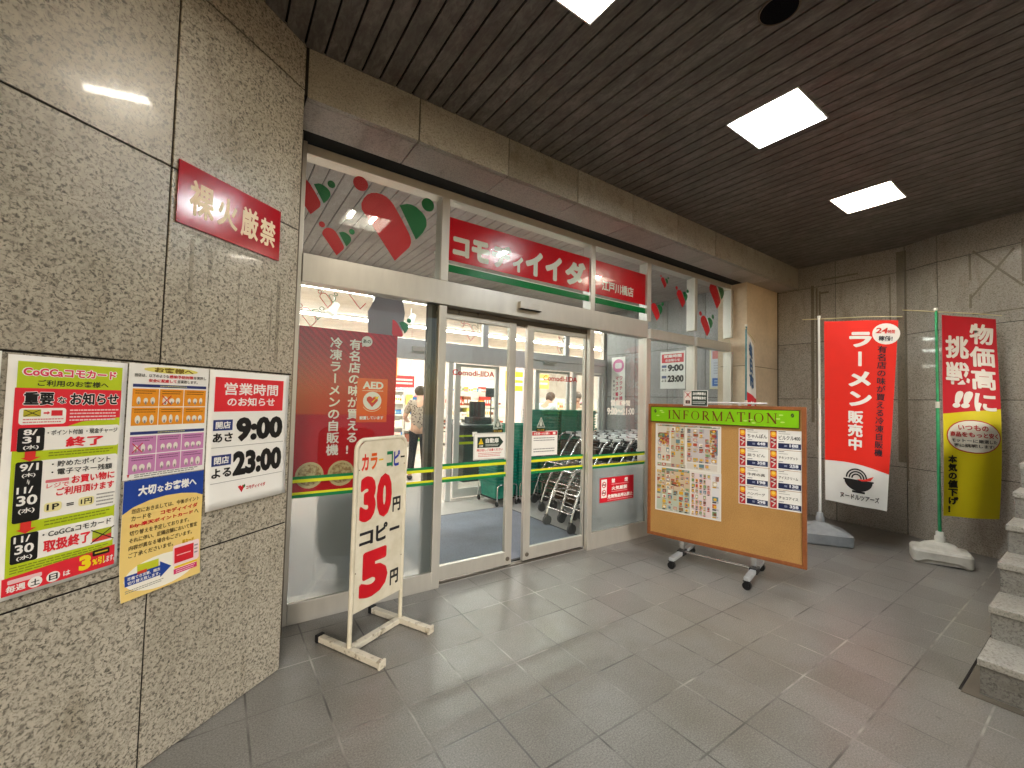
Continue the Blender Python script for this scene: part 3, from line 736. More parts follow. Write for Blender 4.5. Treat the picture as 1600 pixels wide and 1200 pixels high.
def sheet(name, t0, z0, t1, z1, draw, label, cat='poster', curl=0.0, out=.004):
    f = Flat(.0005); W, H = t1-t0, z1-z0
    f.base(0, 0, W, H, .0008, m_paper)
    class P: pass
    p = P(); p.f = f; p.W = W; p.H = H
    X = lambda a: a*W; Y = lambda a: (1-a)*H
    p.T = lambda s, x0, y0, x1, y1, c, b=.0, lay=3, **k: f.text(s, X(x0), Y(y1), X(x1), Y(y0), c, b, lay, **k)
    p.R = lambda x0, y0, x1, y1, c, lay=1: f.rect(X(x0), Y(y1), X(x1), Y(y0), c, lay)
    p.RR = lambda x0, y0, x1, y1, c, lay=2, r=.008: f.rrect(X(x0), Y(y1), X(x1), Y(y0), c, lay, r)
    p.P = lambda pts, c, lay=1: f.poly([(X(a), Y(b_)) for a, b_ in pts], c, lay)
    p.D = lambda x0, y0, x1, y1, n, c, lay=3, seed=1, fill=.4: f.dashes(X(x0), Y(y1), X(x1), Y(y0), n, c, lay, fill, seed)
    p.E = lambda cx, cy_, rx, ry, c, lay=2: f.ell(X(cx), Y(cy_), X(rx), ry*H, c, lay)
    p.X, p.Y = X, Y
    draw(p)
    wp = (lambda x, y, z: (x, y, z+curl*max(0, 1-y/H*2.2)**2*(.4+.6*(1-x/W)))) if curl else None
    o = f.build(name, on_left(t0, z0, out), None, wp, .05); return tag(o, label, cat)

def d_card(p):
    LIME, PINK, BK, RD = '#b9cc1e', '#e0405e', '#141312', '#e02836'
    p.R(.07, .025, .95, .97, LIME)
    p.T('CoGCaコモカード', .10, .045, .90, .088, '#ffffff', .085, 2); p.T('CoGCaコモカード', .11, .047, .89, .086, PINK, .03, 3)
    p.T('ご利用のお客様へ', .22, .100, .82, .128, '#30331a', .015)
    p.P([(.06, .137), (.95, .137), (.95, .27), (.6, .285), (.14, .36), (.14, .40), (.06, .40)], RD, 1.5)
    p.T('重要', .12, .150, .36, .212, '#ffffff', .06, 2.4); p.T('重要', .125, .152, .355, .210, BK, .03); p.T('な', .38, .170, .46, .205, '#ffffff', .06, 2.4); p.T('な', .385, .172, .455, .203, BK, .02)
    p.T('お知らせ', .48, .150, .93, .212, '#ffffff', .06, 2.4); p.T('お知らせ', .485, .152, .925, .210, BK, .03)
    p.RR(.10, .222, .46, .292, '#f6f4ee'); p.R(.13, .228, .26, .258, '#b9b12c', 3); p.f.line([(p.X(.14), p.Y(.23)), (p.X(.25), p.Y(.256))], .002, BK, 4); p.f.line([(p.X(.14), p.Y(.256)), (p.X(.25), p.Y(.23))], .002, BK, 4)
    p.P([(.28, .240), (.31, .240), (.31, .235), (.33, .243), (.31, .251), (.31, .247), (.28, .247)], RD, 3); p.R(.34, .232, .43, .256, '#d3232f', 3); p.D(.13, .264, .44, .288, 2, '#d97a80')
    p.D(.49, .225, .93, .285, 4, '#f7d4d6')
    def row(y0, y1, lines):
        p.RR(.10, y0, .95, y1, '#f6f4ee', 2); p.RR(.10, y0, .30, y1, BK, 3, .006)
        for s, a, b_, c, d in lines: p.T(s, .10+.2*a, b_, .10+.2*c, d, '#f4f2ee', .02, 4)
    row(.305, .405, [('8/', .2, .312, .72, .336), ('31', .18, .342, .82, .37), ('(水)', .22, .378, .8, .398)])
    p.T('・ポイント付加 ・現金チャージ', .32, .318, .93, .342, '#1b1a19', .012, 4); p.T('終了', .47, .352, .80, .398, RD, .03, 4)
    p.P([(.16, .405), (.24, .405), (.24, .43), (.28, .43), (.20, .447), (.13, .43), (.16, .43)], '#d8332c', 5); p.D(.34, .412, .9, .436, 2, '#7f8c1c')
    row(.447, .70, [('9/1', .15, .455, .85, .487), ('(木)', .25, .495, .75, .515), ('〜', .45, .522, .55, .545), ('11/', .1, .552, .7, .58), ('30', .12, .588, .88, .63), ('(水)', .2, .64, .8, .665)])
    p.T('・貯めたポイント', .37, .455, .88, .482, '#1b1a19', .012, 4); p.T('・電子マネー残額', .37, .49, .90, .518, '#1b1a19', .012, 4)
    p.RR(.33, .535, .52, .548, '#d97078', 4, .002); p.T('レジで', .34, .552, .52, .572, RD, .01, 4); p.T('お買い物に', .54, .528, .93, .566, RD, .025, 4); p.T('ご利用頂けます', .42, .575, .93, .612, RD, .025, 4)
    p.RR(.33, .635, .47, .675, '#efe6a6', 4); p.T('1P', .35, .642, .45, .668, '#1b1a19', .02, 5); p.T('=', .51, .65, .57, .662, '#1b1a19', .02, 5); p.RR(.61, .635, .75, .675, '#efe6a6', 4); p.T('1円', .63, .642, .73, .668, '#1b1a19', .02, 5); p.D(.77, .625, .94, .69, 4, '#9a9a96', 4)
    p.P([(.16, .70), (.24, .70), (.24, .728), (.28, .728), (.20, .747), (.13, .728), (.16, .728)], '#d8332c', 5); p.D(.34, .708, .9, .735, 2, '#7f8c1c')
    row(.747, .865, [('11/', .1, .755, .7, .782), ('30', .15, .79, .85, .828), ('(水)', .22, .836, .8, .856)])
    p.T('・CoGCaコモカード', .33, .757, .92, .783, '#1b1a19', .012, 4); p.T('取扱終了', .34, .795, .73, .848, RD, .03, 4); p.R(.75, .80, .93, .855, '#a9b62a', 4); p.P([(.75, .84), (.93, .828), (.93, .855), (.75, .855)], '#d3453d', 4.5)
    p.f.line([(p.X(.74), p.Y(.798)), (p.X(.95), p.Y(.858))], .003, BK, 5); p.f.line([(p.X(.74), p.Y(.858)), (p.X(.95), p.Y(.798))], .003, BK, 5)
    p.D(.10, .873, .9, .905, 3, '#7f8c1c'); p.P([(.05, .915), (.97, .89), (.97, .985), (.05, .985)], RD, 2)
    p.RR(.09, .925, .34, .942, '#f1c7c9', 3, .003); p.T('毎週', .08, .947, .22, .975, '#f6f2ee', .02); 
    for ch, cx in (('土', .29), ('日', .43)): p.E(cx, .96, .055, .022, '#f6f2ee', 3); p.T(ch, cx-.035, .947, cx+.035, .973, BK, .02, 4)
    p.T('は', .51, .95, .57, .972, '#f6f2ee', .02); p.T('3', .64, .905, .75, .972, '#f4d81c', .05, 4); p.T('%引', .76, .93, .87, .965, '#f4d81c', .03, 4); p.T('します。', .86, .935, .97, .965, '#f6f2ee', .02, 4); p.RR(.76, .895, .92, .922, '#201c12', 4, .004); p.D(.78, .90, .9, .917, 1, '#d8c22c', 5)
o = sheet('card_poster', -1.033, .778, -.738, 1.482, d_card, 'tall lime and red poster announcing the end of a points card, leftmost whole poster', curl=.012)

def d_covid(p):
    OR, PK, NV = '#e8941c', '#c684b6', '#27346f'
    p.E(.5, .045, .34, .028, '#e7dd72', 1); p.T('お客様へ', .28, .022, .78, .068, '#7a6414', .035, 2)
    p.T('当店は、以下のような', .06, .085, .46, .115, '#33312f', .012); p.T('感染予防対策', .465, .085, .78, .115, '#cf2230', .025); p.T('を実施し', .785, .085, .96, .115, '#33312f', .012)
    p.T('安全に配慮して', .22, .128, .56, .158, '#cf2230', .025); p.T('営業致します。', .57, .128, .84, .158, '#33312f', .012)
    for y, c, head in ((.185, OR, .178), (.60, PK, .592)):
        p.R(.05, head, .97, head+.026, NV); p.D(.36, head+.004, .7, head+.022, 1, '#c3c07a', 2)
        for j in range(2):
            for i in range(3):
                x0, y0 = .05+.31*i, y+.032+.165*j
                p.R(x0, y0, x0+.30, y0+.157, c); p.D(x0+.03, y0+.01, x0+.27, y0+.05, 2, '#7a4d10' if c == OR else '#6a3d62', 2, i+3*j, .35)
                rnd = random.Random(i*5+j+int(y*100))
                for q in range(3):
                    cx, cy_ = x0+.07+.08*q, y0+.105; p.E(cx, cy_, rnd.uniform(.02, .035), rnd.uniform(.02, .04), '#e8e2d8', 2); p.E(cx, cy_+.02, .012, .015, '#8d8a86', 3)
                if (i, j) in ((1, 0),) and c == OR or (i, j) == (0, 0) and c == PK:
                    p.f.line([(p.X(x0+.03), p.Y(y0+.06)), (p.X(x0+.14), p.Y(y0+.14))], .003, '#c8202c', 4); p.f.line([(p.X(x0+.03), p.Y(y0+.14)), (p.X(x0+.14), p.Y(y0+.06))], .003, '#c8202c', 4)
    p.D(.12, .955, .9, .99, 2, '#6f6f6c'); p.P([(.04, .955), (.07, .955), (.055, .985)], '#c8202c', 2)
sheet('hygiene_poster', -.733, 1.068, -.445, 1.485, d_covid, 'poster with rows of orange and mauve pictogram boxes, above the yellow notice', curl=.0)

def d_taisetsu(p):
    YL, NV = '#efd07e', '#1c3f96'
    p.R(.0, .0, 1, 1, YL); p.P([(.0, .0), (1, .0), (1, .24), (.9, .21), (.7, .185), (.5, .18), (.3, .195), (.12, .23), (0, .28)], NV, 1.5)
    p.T('大切', .16, .055, .37, .145, '#f6f4ef', .04); p.T('な', .385, .08, .46, .14, '#f6f4ef', .03); p.T('お客様へ', .475, .055, .90, .14, '#f6f4ef', .03)
    for k, (segs) in enumerate(([('当店におきましては、今後ポイント', .10, .95, 0)], [('カードを', .10, .33, 0), ('コモディイイダ', .44, .93, 1), ], [('Edy-楽天ポイントカード', .09, .87, 1), ('へ', .89, .95, 0)], [('切り替えを予定しております。', .09, .82, 0)], [('それに伴い、近隣店舗において暫定', .09, .94, 0)], [('内容が異なる場合もございます。', .09, .87, 0)], [('ご了承くださいませ。', .09, .62, 0)])):
        y = .245+.062*k
        for s, a, b_, red in segs: p.T(s, a, y, b_, y+.042, '#cf2228' if red else '#4a3d24', .03 if red else .01, 3)
    p.E(.5, .845, .46, .14, '#f4f0e2', 1.5); p.P([(.05, .80), (.46, .80), (.46, .765), (.60, .835), (.46, .905), (.46, .885), (.05, .885)], NV, 2.5)
    p.R(.19, .735, .44, .80, '#bfc62a', 4); p.R(.19, .79, .30, .815, '#c8402c', 4.5); p.T('準備でき次第、順次', .08, .815, .46, .843, '#f4f2ee', .015, 4); p.T('切り替え致します。', .08, .850, .46, .878, '#f4f2ee', .015, 4)
    p.RR(.62, .665, .98, .85, '#f3d7dc', 3); p.R(.64, .69, .90, .83, '#d4202f', 4); p.D(.67, .75, .86, .772, 1, '#f2c8c8', 5); p.D(.91, .70, .96, .8, 3, '#8a8a90', 5); p.T('新カード', .74, .63, .90, .668, '#d3a51a', .05, 4)
    p.R(.64, .855, .95, .875, '#efc81e', 4); p.R(.63, .88, .95, .925, '#d42b6c', 4); p.D(.66, .885, .92, .92, 2, '#f4d4e0', 5); p.D(.05, .915, .5, .945, 2, '#8d8a80')
sheet('notice_poster', -.728, .647, -.445, 1.065, d_taisetsu, 'yellow notice with a blue curved heading and a red card picture', curl=.02)

def d_hours(p):
    RD, NV, BK = '#da2a33', '#1f3172', '#0f0f10'
    p.R(.06, .05, .92, .30, RD); p.T('営業時間', .16, .085, .84, .178, '#f6f3ef', .014); p.T('のお知らせ', .20, .195, .80, .262, '#f6f3ef', .02)
    for y, b_, a_, t in ((.345, '開店', 'あさ', '9:00'), (.60, '閉店', 'よる', '23:00')):
        p.R(.06, y+.015, .275, y+.093, NV); p.T(b_, .085, y+.027, .25, y+.08, '#f4f2ee', .02)
        p.T(a_, .06, y+.11, .28, y+.178, BK, .025)
        p.T(t, .315 if t == '9:00' else .295, y, .93, y+.185, BK, .045)
        p.R(.05, y+.213, .95, y+.2165, '#8a8a8a')
    p.P([(.36, .868), (.39, .86), (.405, .872), (.42, .86), (.445, .868), (.405, .915)], '#c8202c', 2); p.P([(.42, .868), (.445, .855), (.45, .875), (.43, .888)], '#2c6a3c', 3); p.T('コモディイイダ', .46, .872, .71, .902, '#c8303a', .03)
sheet('hours_poster', -.440, .890, -.026, 1.484, d_hours, 'white opening hours poster with a red heading showing nine to twenty three on the granite', curl=.014)
def d_blank(p): p.D(.1, .1, .8, .4, 8, '#a8a8a6'); p.R(.02, .02, .98, .08, '#d8ccd0')
sheet('notice_poster', -1.345, .776, -1.046, 1.489, d_blank, 'white sheet cut off by the left edge of the photo')

# ------------------------------------------------------------------ copy price stand
A_ = Vector((.644, 2.407, 0)); DD = Vector((.895, .446, 0)).normalized(); ND = Vector((DD.y, -DD.x, 0))
r_ = empty('price_stand', frame(A_, DD, -ND)); tag(r_, 'narrow white standing sign with copy prices on two T-shaped feet', 'standing sign')
# local: x along the board, y away from reader, z = up (frame gives x=DD, y=-ND, z=up)
pts = [(0, 0, .03)]+[(0, 0, 1.09)]+[(.055-.055*math.cos(R(a)), 0, 1.09+.055*math.sin(R(a))) for a in (20, 40, 60, 80)]+[(.385-.055+.055*math.sin(R(a)), 0, 1.09+.055*math.cos(R(a))) for a in (10, 30, 50, 70)]+[(.385, 0, 1.09), (.385, 0, .03)]
b = MB(); b.tube(pts, .0125, 12); b.build('tube_frame', m_cream, r_)
f = Flat(.0008)
f.mb.prism([(.012, .205), (.373, .205), (.373, 1.09), (.36, 1.115), (.33, 1.135), (.055, 1.135), (.025, 1.115), (.012, 1.09)], -.006, 0, f.mi(m_cream))
for s, c, x0 in (('カ', '#d4301e', .032), ('ラ', '#dd5a16', .096), ('ー', '#e3b616', .158), ('コ', '#0a7046', .22), ('ピ', '#1e2f9a', .278), ('ー', '#151515', .335)):
    if s == 'ー': f.text(s, x0, 1.018, x0+.035, 1.028, c, .03, 1)
    else: f.text(s, x0, .972, x0+.05, 1.066, c, .03, 1)
f.text('3', .028, .685, .145, .94, '#c4101f', .052, 1); f.text('0', .15, .685, .27, .94, '#c4101f', .052, 2); f.text('円', .28, .697, .347, .785, '#141414', .03, 1)
for s, x0, x1, y0, y1 in (('コ', .035, .135, .555, .632), ('ピ', .155, .245, .552, .652), ('ー', .262, .345, .588, .606)): f.text(s, x0, y0, x1, y1, '#16161c', .03, 1)
f.text('5', .045, .255, .258, .515, '#c4101f', .052, 1); f.text('円', .278, .262, .347, .352, '#141414', .03, 1)
for q in ((.017, .98), (.368, .98), (.017, .42), (.368, .42)): f.ell(q[0], q[1], .004, .004, '#5c5142', 1)
o = f.build('price_board'); o.parent = r_; o.matrix_local = frame((0, -.008, 0), (1, 0, 0), (0, 0, 1))
for x in (0, .385):
    b = MB(); b.box((x-.019, -.245, .004), (x+.019, .245, .036)); b.build('foot', m_worn, r_, bevel=.004)
    b = MB(); b.box((x-.024, .225, 0), (x+.024, .25, .042)); b.build('end_cap', m_black_p, r_, bevel=.004); b = MB(); b.box((x-.024, -.25, 0), (x+.024, -.235, .042)); b.build('end_cap', m_worn, r_, bevel=.004)
b = MB(); b.box((.022, -.02, .006), (.363, .02, .036)); b.build('crossbar', m_worn, r_, bevel=.003)

# ------------------------------------------------------------------ information board
BD = Vector((math.cos(R(-76)), math.sin(R(-76)), 0)); BN = Vector((BD.y, -BD.x, 0)); BC = Vector((3.533, 1.975, .782))
r_ = empty('information_board', frame((BC.x, BC.y, 0), BD, -BN)); tag(r_, 'wheeled cork notice board with a lime green heading panel and brown frame', 'notice board')
W2, H2 = .62, .608
b = MB(); zc = .782
def bb(x0, z0, x1, z1, y0=-.016, y1=.016, m=0): b.box((x0, y0, zc+z0), (x1, y1, zc+z1), m)
bb(-W2, -H2, -W2+.03, H2); bb(W2-.03, -H2, W2, H2); bb(-W2+.03, -H2, W2-.03, -H2+.028); bb(-W2+.03, H2-.028, W2-.03, H2); b.build('board_frame', m_wood, r_, bevel=.003)
b = MB(); bb(-W2+.03, -H2+.028, W2-.03, H2-.028, -.008, .010); b.build('cork_panel', m_cork, r_)
f = Flat(.0007); f.base(0, 0, 1.172, .142, .006, pc('#3d3512', .4)); f.rect(.006, .006, 1.166, .136, pc('#7dbd0a', .3), 1)
# serif capitals drawn as strokes
def serif(f, ch, x, y, h, c):
    t, n_ = .012, .005
    def stem(x0, y0=0, y1=1, w_=t): f.rect(x+x0*h-w_/2, y+y0*h, x+x0*h+w_/2, y+y1*h, c, 2)
    def sf_(x0, y0, wd=.26): f.rect(x+x0*h-wd*h/2, y+y0*h-(0 if y0 == 0 else .004), x+x0*h+wd*h/2, y+y0*h+(.004 if y0 == 0 else 0), c, 2)
    def ln(x0, y0, x1, y1, w_=n_): f.line([(x+x0*h, y+y0*h), (x+x1*h, y+y1*h)], w_, c, 2)
    if ch == 'I': stem(.15); sf_(.15, 0); sf_(.15, 1); return .3
    if ch == 'N': stem(.12, w_=n_); stem(.78, w_=n_); ln(.1, 1, .78, 0, t); sf_(.12, 0); sf_(.1, 1); sf_(.78, 1); return .95
    if ch == 'F': stem(.16); sf_(.16, 0); sf_(.16, 1); ln(.16, .985, .6, .985); ln(.6, 1, .6, .8); ln(.16, .52, .48, .52); ln(.48, .62, .48, .42); return .68
    if ch == 'O':
        k = f.mi(c); vs_ = []
        for i in range(29):
            a = 2*math.pi*i/28; wd = .03+.10*abs(math.cos(a)); vs_ += [(x+h*(.48+(.44-wd)*math.cos(a)), y+h*(.5+(.5-.04)*math.sin(a)), f.z+2*f.dz), (x+h*(.48+.44*math.cos(a)), y+h*(.5+.5*math.sin(a)), f.z+2*f.dz)]
        f.mb.add(vs_, [(2*i, 2*i+1, 2*i+3, 2*i+2) for i in range(28)], k); return .98
    if ch == 'R': stem(.16); sf_(.16, 0); sf_(.16, 1); ln(.16, .985, .4, .985); ln(.16, .48, .4, .48); f.ring(x+.38*h, y+.735*h, .16*h, .265*h, c, 2, -90, 90); ln(.36, .48, .72, 0, t); sf_(.74, 0, .2); return .82
    if ch == 'M': stem(.14, w_=n_); stem(.98, w_=t); ln(.12, 1, .55, 0, t); ln(.55, 0, .98, 1); sf_(.14, 0); sf_(.98, 0); sf_(.1, 1, .2); sf_(1, 1, .2); return 1.14
    if ch == 'A': ln(.08, 0, .44, 1); ln(.44, 1, .82, 0, t); ln(.22, .34, .68, .34); sf_(.08, 0, .24); sf_(.82, 0); return .92
    if ch == 'T': stem(.4); sf_(.4, 0); ln(.04, .985, .76, .985); ln(.04, 1, .04, .78); ln(.76, 1, .76, .78); return .82
h = .078; cx = .165
for ch in 'INFORMATION':
    cx += serif(f, ch, cx, .034, h, '#64260f')*h + .0172
for q in ((.045, .1), (1.125, .1)): f.ell(q[0], q[1], .011, .016, '#30401a', 2); f.line([(q[0]-.006, q[1]-.008), (q[0]+.006, q[1]+.008)], .004, '#6f8f3a', 3)
for q in ((.07, .06), (.1, .105), (.115, .09), (1.05, .1), (1.03, .07), (1.06, .045), (.80, .045), (.84, .055), (.86, .03)): f.ell(q[0], q[1], .016, .006, '#b9d77a', 2, n=8)
o = f.build('heading_panel'); o.parent = r_; o.matrix_local = frame((-.592, -.0225, zc+.440), (1, 0, 0), (0, 0, 1))
# undercarriage
for x in (-.30, .27):
    b = MB(); b.box((x-.02, -.012, .09), (x+.02, .012, .182)); b.build('bracket', m_chrome, r_, bevel=.002)
    b = MB(); b.box((x-.022, -.26, .062), (x+.022, .26, .092)); b.build('leg', m_grey_p, r_, bevel=.004)
    b = MB(); b.box((x-.03, -.05, .056), (x+.03, .05, .099)); b.build('leg_clamp', m_black_p, r_, bevel=.004)
    for y in (-.25, .25):
        b = MB(); b.tube([(x, y-.015, .03), (x, y+.015, .03)], .03, 18); b.box((x-.024, y-.022, .0605), (x+.024, y+.022, .0665)); b.box((x-.01, y-.0205, .028), (x+.014, y-.0165, .061)); b.box((x-.01, y+.0165, .028), (x+.014, y+.0205, .061))
        b.build('caster', m_black_p, r_)
b = MB(); b.tube([(-.30, 0, .085), (.27, 0, .085)], .011, 10); b.build('crossbar', m_chrome, r_)
b = MB(); b.tube([(-.22, .004, zc+H2+.018), (.36, .004, zc+H2+.02)], .008, 8); b.box((-.19, -.006, zc+H2), (-.17, .012, zc+H2+.02)); b.box((.15, -.006, zc+H2), (.17, .012, zc+H2+.02)); b.build('poster_rail', m_alu_w, r_)
BMX = frame((BC.x, BC.y, zc), BD, -BN)
def on_board(u, v, out): return BMX @ frame((u, -out, v), (1, 0, 0), (0, 0, 1))
# no photography tag on the top edge
f = Flat(.0005); f.base(0, 0, .208, .138, .003, m_paper); f.rect(.004, .004, .204, .134, '#2f4038', 1); f.rect(.008, .008, .072, .13, '#e6ddd8', 2)
f.line([(.018, .075), (.062, .122)], .005, '#c8303a', 3); f.line([(.018, .122), (.062, .075)], .005, '#c8303a', 3); f.rect(.02, .02, .06, .05, '#3a2320', 3); f.ell(.04, .035, .011, .011, '#8a6a62', 4); f.ell(.04, .1, .013, .016, '#b8aaa4', 2.5)
f.text('店内撮影禁止', .082, .096, .194, .122, '#f0f0ec', .03); f.text('携帯電話含む', .082, .058, .194, .084, '#f0f0ec', .03); f.dashes(.082, .018, .19, .044, 2, '#c9d0cb')
o = f.build('photo_ban_sign', on_board(-.293, .595, .02)); tag(o, 'small dark green no photography card clipped on top of the notice board', 'sign')
def flyer(seed, W, H, layout, label, u, v):
    f = Flat(.0004); f.base(0, 0, W, H, .0008, pc('#e4e0da')); rnd = random.Random(seed)
    C_ = ['#b5482f', '#d9a521', '#6f8f5a', '#8f6a4a', '#c9b79a', '#5e7f88', '#b8553a', '#a9a6b4', '#efe9dc', '#d8cdb4', '#784a38', '#e1b23a', '#94a886', '#c98f86']
    for (x0, y0, x1, y1, bgc, nx, ny) in layout:
        f.rect(x0*W, y0*H, x1*W, y1*H, bgc, 1)
        dx, dy = (x1-x0)*W/nx, (y1-y0)*H/ny
        for i in range(nx):
            for j in range(ny):
                if rnd.random() < .14: continue
                a, b_ = x0*W+dx*(i+.08), y0*H+dy*(j+.1)
                f.rect(a, b_+dy*.28, a+dx*rnd.uniform(.5, .85), b_+dy*.85, rnd.choice(C_), 2)
                f.ell(a+dx*.35, b_+dy*.5, dx*.22, dy*.2, rnd.choice(C_), 3, n=10)
                f.rect(a, b_, a+dx*.5, b_+dy*.2, rnd.choice(['#c8383a', '#3c3a3e', '#e1b23a', '#e9e6df']), 3)
                f.dashes(a+dx*.1, b_+dy*.02, a+dx*.82, b_+dy*.26, 2, '#4a464a', 4, .4, rnd.randint(0, 99))
    f.line([(0, 0), (W, 0), (W, H), (0, H)], .004, '#efede8', 4, True)
    o = f.build('sale_flyer', on_board(u, v, .0105)); tag(o, label, 'flyer', 'sale flyers on the notice board'); return f
flyer(3, .565, .395, [(.03, .14, .24, .95, '#d9d2c6', 3, 5), (.25, .1, .47, .95, '#c5bda8', 3, 6), (.50, .18, .95, .93, '#c7c0c2', 5, 7), (.50, .03, .95, .16, '#d6cfc6', 5, 1), (.03, .02, .48, .1, '#b7ae9c', 6, 1), (.03, .95, .98, .985, '#8fa184', 8, 1), (.84, .38, .9, .92, '#e0aa22', 1, 4), (.9, .38, .955, .92, '#4a6a9a', 1, 3), (.05, .55, .22, .8, '#b35a3a', 2, 2)], 'upper colourful sale flyer pinned on the left of the cork board', -.545, .028)
flyer(8, .565, .395, [(.02, .5, .55, .93, '#cdb79a', 7, 5), (.02, .02, .55, .5, '#b9c4b4', 6, 4), (.57, .02, .86, .95, '#e0cfd0', 5, 8), (.87, .02, .98, .98, '#dcdade', 1, 6), (.1, .93, .54, .985, '#6d8f7c', 5, 1), (.88, .82, .97, .93, '#e0711c', 1, 1), (.05, .62, .14, .72, '#e0b422', 1, 1), (.25, .6, .4, .7, '#e0b422', 1, 1)], 'lower colourful sale flyer pinned under the other flyer on the cork board', -.543, -.368)
items = [('ちゃんぽん', '648'), ('皿うどん', '358'), ('牛丼の具', '198'), ('ハンバーグ', '298'), ('ビルクル400', '188'), ('チキンナゲット', '258'), ('アイスクリーム', '138'), ('チョコアイス', '358')]
ordn = ['top', 'second', 'third', 'bottom']
for i, (nm, pr) in enumerate(items):
    cx, ry = i//4, i % 4
    f = Flat(.0005); W, H = .214, .151; f.base(0, 0, W, H, .0008, m_paper)
    f.rect(.005, .005, .05, .146, '#b8202a', 1); f.ell(.028, .118, .021, .024, '#eaa01e', 2); f.ell(.028, .122, .011, .012, '#f3cf52', 3); f.rect(.008, .138, .048, .146, '#7d3a1a', 2)
    f.line([(.012, .085), (.044, .075), (.014, .055), (.04, .045), (.022, .02)], .008, '#d8d2cc', 3); f.line([(.01, .065), (.046, .06)], .006, '#5c1820', 4)
    f.rect(.06, .01, .209, .052, '#17244f', 1); f.text(pr, .135, .024, .192, .048, '#e8ebf2', .03, 2); f.dashes(.1, .024, .12, .04, 2, '#b9c0d8'); f.dashes(.15, .013, .2, .02, 1, '#b9c0d8')
    big = nm in ('ちゃんぽん', 'ビルクル400'); f.text(nm, .064, .078 if big else .083, .204 if big else .19, .112 if big else .106, '#1d1d1f', .012, 2)
    f.dashes(.064, .122, .14, .128, 1, '#8a8a8a', 2, .6, i); f.dashes(.062, .138, .11, .146, 1, '#3c3c40', 2, .6, i); f.dashes(.064, .06, .10, .068, 1, '#55555a', 2, .6, i)
    o = f.build('price_card', on_board(.157+.2195*cx, .421-.151-.1545*ry, .0105))
    tag(o, f'{ordn[ry]} price card in the {"left" if cx == 0 else "right"} column on the cork board, priced {pr}', 'price card', 'price cards on the notice board')

